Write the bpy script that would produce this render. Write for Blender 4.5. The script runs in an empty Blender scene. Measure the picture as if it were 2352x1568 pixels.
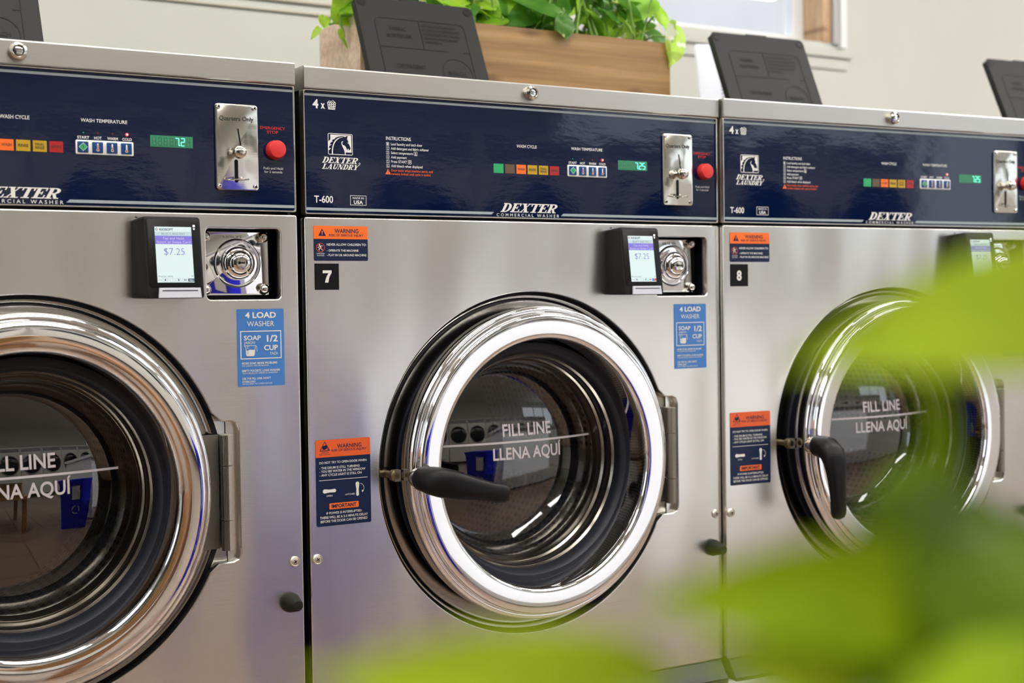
import bpy, math, random
from mathutils import Vector, Matrix
PI = math.pi
scn = bpy.context.scene
COL = scn.collection
random.seed(4)

# ------------------------------------------------------------------ camera
CAM = Vector((-0.6976467557863435, -1.8481489953645778, 0.86))
YAW, PITCH, ROLL, FPX = 0.5413318321610207, -0.026933134929662914, -0.014317318581986163, 3199.98
_f = Vector((math.sin(YAW)*math.cos(PITCH), math.cos(YAW)*math.cos(PITCH), math.sin(PITCH)))
_r0 = Vector((math.cos(YAW), -math.sin(YAW), 0)); _u0 = _r0.cross(_f)
_r = _r0*math.cos(ROLL) + _u0*math.sin(ROLL); _u = -_r0*math.sin(ROLL) + _u0*math.cos(ROLL)
cd = bpy.data.cameras.new('camera'); cam = bpy.data.objects.new('camera', cd); COL.objects.link(cam)
m = Matrix((( _r.x, _u.x, -_f.x, CAM.x), (_r.y, _u.y, -_f.y, CAM.y), (_r.z, _u.z, -_f.z, CAM.z), (0, 0, 0, 1)))
cam.matrix_world = m
cd.sensor_width = 36; cd.lens = FPX/2352*36; cd.clip_start = 0.02; cd.clip_end = 60
cd.dof.use_dof = True; cd.dof.focus_distance = 2.0; cd.dof.aperture_fstop = 4.2
scn.camera = cam
def at_depth(px, py, w):      # a spot in the room, w metres along the lens axis
    return CAM + (_r*(px-1176)/FPX - _u*(py-784)/FPX + _f)*w

# ------------------------------------------------------------------ materials
MATS = {}
def mat(name, col=(.8, .8, .8), rough=.5, metal=0., spec=.5, emit=None, estr=1., coat=0., coat_r=.05):
    if name in MATS: return MATS[name]
    m = bpy.data.materials.new(name); m.use_nodes = True
    b = m.node_tree.nodes['Principled BSDF']
    b.inputs['Base Color'].default_value = (*col, 1); b.inputs['Roughness'].default_value = rough
    b.inputs['Metallic'].default_value = metal; b.inputs['Specular IOR Level'].default_value = spec
    b.inputs['Coat Weight'].default_value = coat; b.inputs['Coat Roughness'].default_value = coat_r
    if emit: b.inputs['Emission Color'].default_value = (*emit, 1); b.inputs['Emission Strength'].default_value = estr
    MATS[name] = m; return m
def N(m, t, **kw):
    n = m.node_tree.nodes.new(t)
    for k, v in kw.items():
        if hasattr(n, k) and not k[0].isupper(): setattr(n, k, v)
        else: n.inputs[k.replace('_', ' ')].default_value = v
    return n
def LK(m, a, b): m.node_tree.links.new(a, b)
def coords(m, scale=(1, 1, 1), loc=(0, 0, 0)):
    t = N(m, 'ShaderNodeTexCoord'); mp = N(m, 'ShaderNodeMapping')
    mp.inputs['Scale'].default_value = scale; mp.inputs['Location'].default_value = loc
    LK(m, t.outputs['Object'], mp.inputs['Vector']); return mp.outputs['Vector']
def bump_of(m, height, strength, dist, normal=None):
    b = N(m, 'ShaderNodeBump'); b.inputs['Strength'].default_value = strength; b.inputs['Distance'].default_value = dist
    LK(m, height, b.inputs['Height'])
    if normal is not None: LK(m, normal, b.inputs['Normal'])
    return b.outputs['Normal']
def ramp(m, fac, stops):
    r = N(m, 'ShaderNodeValToRGB'); e = r.color_ramp.elements
    while len(e) < len(stops): e.new(.5)
    for i, (p, c) in enumerate(stops): e[i].position = p; e[i].color = (*c, 1) if len(c) == 3 else c
    LK(m, fac, r.inputs['Fac']); return r.outputs['Color']
def noise(m, vec, scale, detail=3, rough=.5):
    n = N(m, 'ShaderNodeTexNoise'); n.inputs['Scale'].default_value = scale; n.inputs['Detail'].default_value = detail
    n.inputs['Roughness'].default_value = rough; LK(m, vec, n.inputs['Vector']); return n.outputs['Fac']
def BS(m): return m.node_tree.nodes['Principled BSDF']

def steel(name, col, rough, wave=.6, streak=(9, 60, 1700), wscale=4.0):
    m = mat(name, col, rough, 1.0); b = BS(m)
    s = noise(m, coords(m, streak), 1.0, 2)
    w = noise(m, coords(m, (1.5, 1, .55)), wscale, 1)
    n1 = bump_of(m, w, wave, .02)
    n2 = bump_of(m, s, .10, .0004, n1)
    LK(m, n2, b.inputs['Normal'])
    c = ramp(m, s, [(.3, tuple(x*.965 for x in col)), (.7, tuple(min(1, x*1.025) for x in col))])
    LK(m, c, b.inputs['Base Color'])
    return m
STEEL = steel('brushed_stainless', (.74, .73, .69), .27, .9)
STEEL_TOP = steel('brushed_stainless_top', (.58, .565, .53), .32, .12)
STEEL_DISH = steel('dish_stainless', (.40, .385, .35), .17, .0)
CHROME = mat('chrome', (.86, .86, .87), .035, 1.0)
NICKEL = mat('nickel', (.62, .59, .53), .16, 1.0)
HINGE = mat('hinge_metal', (.46, .42, .36), .45, .6)
LEAFPLATE = mat('hinge_leaf_metal', (.16, .145, .12), .5, .6)
FRAME = mat('frame_steel', (.72, .68, .60), .3, 1.0)
DARK = mat('black_paint', (.008, .009, .012), .35)
RUBBER = mat('rubber', (.007, .0085, .014), .45, 0, .3)
BUMPER = mat('bumper_rubber', (.010, .010, .008), .6, 0, .2)
PLASTIC = mat('black_plastic', (.008, .0078, .007), .45, 0, .18)
HANDLE = mat('handle_plastic', (.005, .005, .0055), .4, 0, .17)
BEZEL = mat('bezel_gloss', (.006, .006, .0065), .35, 0, .2)
LID = mat('lid_plastic', (.0115, .012, .010), .5, 0, .18)
LIDMARK = mat('lid_marking', (.005, .005, .0055), .5, 0, .15)
GREYBAR = mat('rail_grey', (.03, .033, .036), .45)
NAVY = mat('navy_overlay', (.0004, .0045, .028), .06, 0, .5)
_w = noise(NAVY, coords(NAVY, (1, 1, 2.6)), 42, 3, .5); _w2 = noise(NAVY, coords(NAVY, (1, 1, 1)), 9, 1)
LK(NAVY, bump_of(NAVY, _w2, .16, .006, bump_of(NAVY, _w, .13, .0006)), BS(NAVY).inputs['Normal'])
PW = mat('print_white', (.62, .62, .58), .35)
PS = mat('print_silver', (.27, .32, .33), .35)
PO = mat('print_orange', (.72, .13, .012), .35)
PO2 = mat('print_red_orange', (.60, .085, .01), .35)
PR = mat('print_red', (.38, .012, .012), .4)
PN = mat('print_navy', (.004, .011, .042), .35, 0, .3)
PDK = mat('print_dark', (.02, .018, .014), .5)
PG = mat('print_green', (.015, .30, .10), .35)
PBR = mat('print_brown', (.09, .06, .03), .35)
PY = mat('print_yellow', (.40, .25, .008), .35)
PSR = mat('print_spin_red', (.32, .008, .008), .35)
PBK = mat('print_black', (.005, .005, .0055), .4, 0, .15)
PBL = mat('sticker_blue', (.040, .155, .42), .38)
BTNB = mat('button_blue', (.006, .045, .15), .2)
WHITEP = mat('white_plastic', (.72, .73, .72), .35)
REDB = mat('stop_red', (.55, .022, .02), .38)
LEDON = mat('led_red', (.5, .01, .01), .3, emit=(1, .02, .02), estr=1.6)
LEDW = mat('led_core', (1, .8, .8), .3, emit=(1, .35, .32), estr=2.5)
LEDOFF = mat('led_off', (.09, .014, .008), .3)
LCD = mat('lcd_green', (.02, .12, .06), .25, emit=(.02, .16, .08), estr=.5)
LCDL = mat('lcd_light', (.02, .12, .06), .25, emit=(.05, .22, .11), estr=.5)
SEG = mat('lcd_digit', (.1, .8, .6), .3, emit=(.2, 1, .72), estr=1.1)
SEGD = mat('lcd_segment', (.015, .09, .045), .3, emit=(.03, .13, .07), estr=.4)
SW = mat('screen_white', (.02, .02, .02), .2, emit=(.78, .93, .90), estr=.95)
SWG = mat('screen_pale', (.02, .02, .02), .2, emit=(.62, .78, .80), estr=.9)
SV = mat('screen_violet', (.02, .02, .02), .2, emit=(.27, .21, .78), estr=.9)
SVL = mat('screen_violet_text', (.02, .02, .02), .2, emit=(.62, .6, .95), estr=.95)
SB = mat('screen_blue_text', (.02, .02, .02), .2, emit=(.22, .22, .70), estr=.8)
SD = mat('screen_dark_text', (.02, .02, .02), .2, emit=(.03, .06, .18), estr=.7)
SGR = mat('screen_grey_text', (.02, .02, .02), .2, emit=(.22, .30, .36), estr=.8)
SRD = mat('screen_red', (.02, .02, .02), .2, emit=(.7, .05, .05), estr=.9)
SLIT = mat('slot_light', (.42, .42, .45), .35, emit=(.8, .82, 1), estr=.12)
SIND = mat('indicator_white', (.9, .9, .9), .3, emit=(1, 1, 1), estr=2.0)
CAB = mat('cabinet_paint', (.012, .012, .012), .4)
DRUMM = mat('drum_steel', (.10, .10, .10), .35, .9)
def _drum():
    m = DRUMM; b = BS(m)
    t = N(m, 'ShaderNodeTexCoord'); s = N(m, 'ShaderNodeSeparateXYZ'); LK(m, t.outputs['Object'], s.inputs[0])
    def M(op, a, c=None):
        n = N(m, 'ShaderNodeMath', operation=op)
        for i, v in enumerate((a, c)):
            if v is None: continue
            if isinstance(v, (int, float)): n.inputs[i].default_value = v
            else: LK(m, v, n.inputs[i])
        return n.outputs[0]
    zc = M('SUBTRACT', s.outputs[2], .612)
    an = M('ARCTAN2', s.outputs[0], zc)
    a = M('SUBTRACT', M('FRACT', M('MULTIPLY', an, 17.0)), .5)
    c = M('SUBTRACT', M('FRACT', M('MULTIPLY', s.outputs[1], 62.0)), .5)
    d = M('SQRT', M('ADD', M('MULTIPLY', a, a), M('MULTIPLY', c, c)))
    f = M('LESS_THAN', d, .30)
    mx = N(m, 'ShaderNodeMix', data_type='RGBA'); LK(m, f, mx.inputs[0])
    mx.inputs[6].default_value = (.36, .36, .36, 1); mx.inputs[7].default_value = (.002, .002, .002, 1)
    LK(m, mx.outputs[2], b.inputs['Base Color'])
_drum()
def glass(name, tint, gain, base=.03, rough=.0):
    m = bpy.data.materials.new(name); m.use_nodes = True; nt = m.node_tree; nt.nodes.clear()
    o = nt.nodes.new('ShaderNodeOutputMaterial'); mx = nt.nodes.new('ShaderNodeMixShader')
    t = nt.nodes.new('ShaderNodeBsdfTransparent'); t.inputs[0].default_value = (*tint, 1)
    g = nt.nodes.new('ShaderNodeBsdfGlossy'); g.inputs['Roughness'].default_value = rough; g.inputs[0].default_value = (1, 1, 1, 1)
    fr = nt.nodes.new('ShaderNodeFresnel'); fr.inputs[0].default_value = 1.5
    ma = nt.nodes.new('ShaderNodeMath'); ma.operation = 'MULTIPLY_ADD'; ma.inputs[1].default_value = gain; ma.inputs[2].default_value = base
    ge = nt.nodes.new('ShaderNodeNewGeometry'); io = nt.nodes.new('ShaderNodeMath'); io.operation = 'MULTIPLY_ADD'; io.inputs[1].default_value = 1/1.5-1.5; io.inputs[2].default_value = 1.5
    nt.links.new(ge.outputs['Backfacing'], io.inputs[0]); nt.links.new(io.outputs[0], fr.inputs[0])     # air-to-glass on both faces
    nt.links.new(fr.outputs[0], ma.inputs[0]); nt.links.new(ma.outputs[0], mx.inputs[0])
    nt.links.new(t.outputs[0], mx.inputs[1]); nt.links.new(g.outputs[0], mx.inputs[2]); nt.links.new(mx.outputs[0], o.inputs[0])
    MATS[name] = m; return m
GLASS = glass('door_glass', (.66, .66, .66), 1.7, .05)
PANE = glass('window_glass', (.96, .97, .98), 1.0, 0.)

# ------------------------------------------------------------------ mesh building
class MB:
    def __init__(s): s.v = []; s.f = []; s.mi = []; s.m = []; s.sm = []; s.T = None
    def mid(s, m):
        if m not in s.m: s.m.append(m)
        return s.m.index(m)
    def add(s, vs, fs, m, smooth=False):
        o = len(s.v); i = s.mid(m)
        s.v += [tuple(s.T(*p)) if s.T else tuple(p) for p in vs]
        for f in fs: s.f.append([o+k for k in f]); s.mi.append(i); s.sm.append(smooth)
    def box(s, x0, x1, y0, y1, z0, z1, m):
        v = [(x, y, z) for z in (z0, z1) for y in (y0, y1) for x in (x0, x1)]
        s.add(v, [(0, 1, 5, 4), (1, 3, 7, 5), (3, 2, 6, 7), (2, 0, 4, 6), (4, 5, 7, 6), (2, 3, 1, 0)], m)
    def poly(s, pts, y, m):            # flat polygon in x,z facing -y
        a = sum(pts[i][0]*pts[(i+1) % len(pts)][1]-pts[(i+1) % len(pts)][0]*pts[i][1] for i in range(len(pts)))
        if a < 0: pts = pts[::-1]
        s.add([(p[0], y, p[1]) for p in pts], [tuple(range(len(pts)))], m)
    def rect(s, x0, x1, z0, z1, y, m): s.poly([(x0, z0), (x1, z0), (x1, z1), (x0, z1)], y, m)
    def outline(s, x0, x1, z0, z1, t, y, m, r=0):
        a = rrect(x0, x1, z0, z1, r); b = rrect(x0+t, x1-t, z0+t, z1-t, max(0, r-t) if r else 0)
        n = len(a); s.add([(p[0], y, p[1]) for p in a+b], [(i, (i+1) % n, n+(i+1) % n, n+i) for i in range(n)], m)
    def line(s, p, q, w, y, m):
        dx, dz = q[0]-p[0], q[1]-p[1]; l = math.hypot(dx, dz) or 1; nx, nz = -dz/l*w/2, dx/l*w/2
        s.poly([(p[0]+nx, p[1]+nz), (p[0]-nx, p[1]-nz), (q[0]-nx, q[1]-nz), (q[0]+nx, q[1]+nz)], y, m)
    def disc(s, x, z, r, y, m, n=32, rz=None):
        s.poly([(x+r*math.cos(2*PI*i/n), z+(rz or r)*math.sin(2*PI*i/n)) for i in range(n)], y, m)
    def ring(s, x, z, r0, r1, y, m, a0=0, a1=2*PI, n=40, k=1.0):
        v = []
        for i in range(n+1):
            a = a0+(a1-a0)*i/n
            v += [(x+r*math.cos(a)*k, y, z+r*math.sin(a)) for r in (r0, r1)]
        s.add(v, [(2*i, 2*i+1, 2*i+3, 2*i+2) for i in range(n)], m)
    def loops(s, loops, m, cap0=False, cap1=False, smooth=True):
        n = len(loops[0]); v = [p for l in loops for p in l]; f = []
        for j in range(len(loops)-1):
            for i in range(n):
                k = (i+1) % n; f.append((j*n+i, j*n+k, (j+1)*n+k, (j+1)*n+i))
        if cap0: f.append(tuple(range(n))[::-1])
        if cap1: f.append(tuple((len(loops)-1)*n+i for i in range(n)))
        s.add(v, f, m, smooth)
    def lathe(s, prof, cx, cz, m, n=48, cap=False, axis='y', cy=0):     # prof: (radius, offset) from back to front
        L = []
        for r, o in prof:
            if axis == 'y': L.append([(cx+r*math.cos(2*PI*i/n), cy+o, cz+r*math.sin(2*PI*i/n)) for i in range(n)])
            else: L.append([(cx+r*math.cos(2*PI*i/n), cy+r*math.sin(2*PI*i/n), cz+o) for i in range(n)])
        s.loops(L, m, False, cap)
    def plate(s, x0, x1, z0, z1, yf, yb, r, bev, m, back=False):
        L = []
        for d, y in ((0, yb), (0, yf+bev), (bev*.3, yf+bev*.3), (bev, yf)):
            L.append([(p[0], y, p[1]) for p in rrect(x0+d, x1-d, z0+d, z1-d, max(r-d, .0004))])
        s.loops(L, m, back, True)
    def tube(s, pts, rads, m, n=8, cap=True):
        pts = [Vector(p) for p in pts]
        if not isinstance(rads, (list, tuple)): rads = [rads]*len(pts)
        L = []; up = Vector((0.13, .21, 1)).normalized(); pn = None
        for i, p in enumerate(pts):
            t = (pts[min(i+1, len(pts)-1)]-pts[max(i-1, 0)]).normalized()
            nn = (pn - t*pn.dot(t)) if pn else t.cross(up)
            if nn.length < 1e-6: nn = t.cross(Vector((1, 0, 0)))
            nn.normalize(); pn = nn; b = t.cross(nn)
            L.append([tuple(p+(nn*math.cos(2*PI*k/n)+b*math.sin(2*PI*k/n))*rads[i]) for k in range(n)])
        s.loops(L, m, cap, cap)
    def text(s, body, x0, x1, zb, zc, y, m, bold=0., shear=0.):   # fits width x0..x1, baseline zb, capital height to zc
        vs, fs, bx0, bx1, cap = glyphs(body, bold, shear)
        sx = (x1-x0)/max(bx1-bx0, 1e-6); sz = (zc-zb)/cap
        s.add([(x0+(v[0]-bx0)*sx, y, zb+v[1]*sz) for v in vs], fs, m)
    def slab(s, word, x0, x1, zb, zc, y, m, shear=.42, gap=.03):
        x = 0; P = []
        for ch in word:
            g, w = slab_glyph(ch)
            P += [[(px+x+pz*shear, pz) for px, pz in p] for p in g]; x += w+gap
        a = min(p[0] for q in P for p in q); b = max(p[0] for q in P for p in q)
        for i, q in enumerate(P):
            s.poly([(x0+(p[0]-a)/(b-a)*(x1-x0), zb+p[1]*(zc-zb)) for p in q], y-.000002*(i % 7), m)
    def build(s, name, parent=None, angle=35):
        return link(name, s.mesh(name, angle), parent)
    def mesh(s, name, angle=35):
        me = bpy.data.meshes.new(name); me.from_pydata(s.v, [], s.f)
        for m in s.m: me.materials.append(m)
        me.polygons.foreach_set('material_index', s.mi); me.polygons.foreach_set('use_smooth', s.sm)
        me.update()
        if any(s.sm): me.set_sharp_from_angle(angle=math.radians(angle))
        return me
def link(name, data, parent=None):
    o = bpy.data.objects.new(name, data); COL.objects.link(o)
    if parent: o.parent = parent
    return o
def rrect(x0, x1, z0, z1, r, n=6):
    if r <= 0: return [(x0, z0), (x1, z0), (x1, z1), (x0, z1)]
    p = []
    for cx, cz, a in ((x1-r, z0+r, -PI/2), (x1-r, z1-r, 0), (x0+r, z1-r, PI/2), (x0+r, z0+r, PI)):
        for i in range(n+1): p.append((cx+r*math.cos(a+PI/2*i/n), cz+r*math.sin(a+PI/2*i/n)))
    return p
_gc = {}
def glyphs(body, bold=0., shear=0.):
    k = (body, bold, shear)
    if k in _gc: return _gc[k]
    def ev(b):
        c = bpy.data.curves.new('t', 'FONT'); c.body = b; c.size = 1; c.offset = bold; c.shear = shear; c.resolution_u = 3
        o = bpy.data.objects.new('t', c); COL.objects.link(o)
        dg = bpy.context.evaluated_depsgraph_get(); me = o.evaluated_get(dg).to_mesh()
        vs = [(v.co.x, v.co.y) for v in me.vertices]; fs = []
        for p in me.polygons:
            q = list(p.vertices)
            if p.normal.z < 0: q.reverse()
            fs.append(q)
        o.evaluated_get(dg).to_mesh_clear(); bpy.data.objects.remove(o); bpy.data.curves.remove(c)
        return vs, fs
    vs, fs = ev(body)
    if ('H', bold) not in _gc: _gc[('H', bold)] = max(v[1] for v in ev('H')[0])
    r = (vs, fs, min(v[0] for v in vs), max(v[0] for v in vs), _gc[('H', bold)])
    _gc[k] = r; return r
def slab_glyph(c):
    R = lambda a, b, d, e: [(a, d), (b, d), (b, e), (a, e)]
    def bowl(cx, cz, rx, rz, ix, iz, a0=-90, a1=90, n=8):
        o = []
        for i in range(n):
            A, B = (math.radians(a0+(a1-a0)*k/n) for k in (i, i+1))
            o.append([(cx+ix*math.cos(A), cz+iz*math.sin(A)), (cx+rx*math.cos(A), cz+rz*math.sin(A)), (cx+rx*math.cos(B), cz+rz*math.sin(B)), (cx+ix*math.cos(B), cz+iz*math.sin(B))])
        return o
    if c == 'D': return [R(.1, .36, 0, 1), R(0, .46, .9, 1), R(0, .46, 0, .1)]+bowl(.42, .5, .46, .5, .2, .4), .9
    if c == 'E': return [R(.1, .36, 0, 1), R(0, .8, .9, 1), R(0, .82, 0, .1), R(.7, .8, .7, .9), R(.72, .82, .1, .32), R(.36, .58, .46, .56), R(.5, .58, .36, .46), R(.5, .58, .56, .66)], .84
    if c == 'X': return [[(.1, 1), (.38, 1), (.82, 0), (.54, 0)], [(.72, 1), (.82, 1), (.22, 0), (.1, 0)], R(0, .47, .91, 1), R(.58, .95, .91, 1), R(0, .34, 0, .09), R(.42, .95, 0, .09)], .94
    if c == 'T': return [R(.31, .57, 0, .92), R(0, .88, .9, 1), R(0, .1, .7, .9), R(.78, .88, .7, .9), R(.16, .72, 0, .09)], .86
    if c == 'R': return [R(.1, .36, 0, 1), R(0, .46, .9, 1), R(0, .48, 0, .09), [(.36, .5), (.6, .48), (.86, 0), (.62, 0)], R(.64, .94, 0, .09), R(.36, .46, .42, .52)]+bowl(.44, .71, .42, .29, .17, .19), .92
    if c == 'L': return [R(.12, .38, 0, 1), R(0, .52, .91, 1), R(0, .82, 0, .1), R(.72, .82, .1, .34)], .84
    if c == 'A': return [[(.4, 1), (.62, 1), (.9, 0), (.62, 0)], [(.42, 1), (.52, 1), (.2, 0), (.1, 0)], R(.26, .7, .28, .37), R(0, .32, 0, .08), R(.5, 1, 0, .08)], .98
    if c == 'U': return [R(.1, .34, .3, 1), R(.68, .79, .3, 1), R(0, .46, .91, 1), R(.56, .92, .91, 1)]+bowl(.445, .31, .345, .31, .11, .2, 180, 360), .92
    if c == 'N': return [R(.1, .2, 0, 1), [(.08, 1), (.34, 1), (.84, 0), (.6, 0)], R(.74, .84, 0, 1), R(0, .3, 0, .08), R(0, .3, .92, 1), R(.6, .96, .92, 1)], .96
    if c == 'Y': return [[(.06, 1), (.34, 1), (.58, .42), (.32, .42)], [(.74, 1), (.86, 1), (.58, .42), (.44, .42)], R(.32, .58, 0, .44), R(0, .42, .91, 1), R(.62, .96, .91, 1), R(.16, .74, 0, .09)], .94
class Quad:       # maps measured label coordinates to the label's own rectangle
    def __init__(s, xl, xr, tl, tr, bl, br, X0, X1, Z0, Z1): s.a = (xl, xr, tl, tr, bl, br); s.b = (X0, X1, Z0, Z1)
    def __call__(s, x, y):
        xl, xr, tl, tr, bl, br = s.a; X0, X1, Z0, Z1 = s.b
        u = (x-xl)/(xr-xl); t = tl+(tr-tl)*u; b = bl+(br-bl)*u
        return X0+(X1-X0)*u, Z1-(Z1-Z0)*(y-t)/(b-t)
    def text(s, mb, body, x0, x1, base, cap, y, m, bold=.0):
        c = (x0+x1)/2; mb.text(body, s(x0, 0)[0], s(x1, 0)[0], s(c, base)[1], s(c, cap)[1], y, m, bold)
    def pts(s, P): return [s(*p) for p in P]
EMPTY_N = [0]
def empty(name, loc=(0, 0, 0), rz=0):
    o = bpy.data.objects.new(name, None); COL.objects.link(o); o.location = loc; o.rotation_euler = (0, 0, rz); o.empty_display_size = .05; return o
def tag(o, label, cat, group=None, kind=None):
    o['label'] = label; o['category'] = cat
    if group: o['group'] = group
    if kind: o['kind'] = kind
    return o
CACHE = {}
def part(name, key, fn, parent, label=None):
    if key not in CACHE:
        mb = MB(); fn(mb); CACHE[key] = mb.mesh(name)
    o = link(name, CACHE[key], parent)
    if label: o['label'] = label
    return o

# ------------------------------------------------------------------ washing machine
DZ = .612          # door centre height
E1 = .0004
def front_panel_mesh():
    c = bpy.data.curves.new('fp', 'CURVE'); c.dimensions = '2D'; c.fill_mode = 'BOTH'; c.extrude = .0055; c.bevel_depth = .0018; c.bevel_resolution = 2
    def spl(pts):
        s = c.splines.new('POLY'); s.points.add(len(pts)-1); s.use_cyclic_u = True
        for p, q in zip(s.points, pts): p.co = (q[0], q[1], 0, 1)
    spl(rrect(-.3748, .3748, .2505, .9860, .002, 2))
    R = .268; a0 = math.asin(.0915/R); a1 = -math.asin(.105/R); P = []
    for i in range(181):
        a = a0+.05+(2*PI+a1-a0-.1)*i/180; P.append((R*math.cos(a), DZ+R*math.sin(a)))
    x = R*math.cos(a1)
    P += [(.253, DZ-.1065), (.266, DZ-.106)]+[(.274+.012*math.cos(t), DZ-.094+.012*math.sin(t)) for t in (-PI/2, -PI/4, 0)]
    P += [(.274+.012*math.cos(t), DZ+.080+.012*math.sin(t)) for t in (0, PI/4, PI/2)]+[(.266, DZ+.092), (.259, DZ+.0935)]
    spl(P)
    spl(rrect(.2415, .3525, .868, .9695, .008))
    o = bpy.data.objects.new('fp', c); COL.objects.link(o); dg = bpy.context.evaluated_depsgraph_get()
    me = bpy.data.meshes.new_from_object(o.evaluated_get(dg)); bpy.data.objects.remove(o)
    for v in me.vertices: v.co = (v.co.x, .0073-v.co.z, v.co.y)
    me.materials.clear(); me.materials.append(STEEL)
    for p in me.polygons: p.use_smooth = True
    me.update(); me.set_sharp_from_angle(angle=math.radians(25)); me.name = 'front_panel'
    return me

def f_cabinet(mb):
    mb.box(-.3705, .3705, .014, .022, .02, .50-.19, CAB)
    # side, back, base and top skins
    mb.box(-.3705, -.366, .010, .76, .02, 1.168, CAB); mb.box(.366, .3705, .010, .76, .02, 1.168, CAB)
    mb.box(-.366, .366, .752, .76, .02, 1.168, CAB); mb.box(-.366, .366, .03, .752, .02, .03, CAB)
    mb.box(-.366, .366, .03, .06, .984, .993, CAB)
    for sx in (-.3, .3):
        for y in (.1, .66): mb.lathe([(.022, 0), (.022, .021)], sx, 0, CAB, 12, True, 'z', y)
def f_top(mb):
    P = [(-.005, 1.1710), (-.005, 1.1988), (-.0035, 1.2008), (-.001, 1.2015), (.76, 1.2015), (.76, 1.169), (.006, 1.169), (-.003, 1.1695)]
    L = [[(x, p[0], p[1]) for p in P] for x in (-.3757, -.3751, .3751, .3757)]
    L[0] = [(x, p[0]*.98+.002, p[1]-.0006) for x, *p in L[0]]; L[3] = [(x, p[0]*.98+.002, p[1]-.0006) for x, *p in L[3]]
    mb.loops(L, STEEL_TOP, True, True, False)
def f_lock(mb):
    mb.lathe([(.0118, -.005), (.0118, -.008), (.0105, -.0135), (.0078, -.0152), (.0072, -.0146), (.0068, -.012), (.0055, -.012)], 0, 1.1855, NICKEL, 28)
    mb.lathe([(.0056, -.0118), (.0054, -.0135), (.003, -.0142), (.001, -.0142)], 0, 1.1855, CHROME, 20, True)
    mb.box(-.0068, -.0052, -.0155, -.011, 1.185, 1.1865, PBK)
    mb.lathe([(.0064, -.0128), (.0058, -.0128)], 0, 1.1855, PBK, 20)
def f_lower(mb):
    mb.plate(-.3748, .3748, .03, .222, .002, .014, .002, .0015, STEEL)
def f_rail(mb):
    P = [(.012, .249), (.000, .2475), (-.019, .2195), (-.019, .2145), (.012, .216)]
    mb.loops([[(x, *p) for p in P] for x in (-.372, .372)], GREYBAR, True, True, False)
    mb.loops([[(x, *p) for p in ((-.0196, .2205), (-.0192, .2185), (-.0188, .2195))] for x in (-.371, .371)], PLASTIC, True, True, False)
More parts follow.
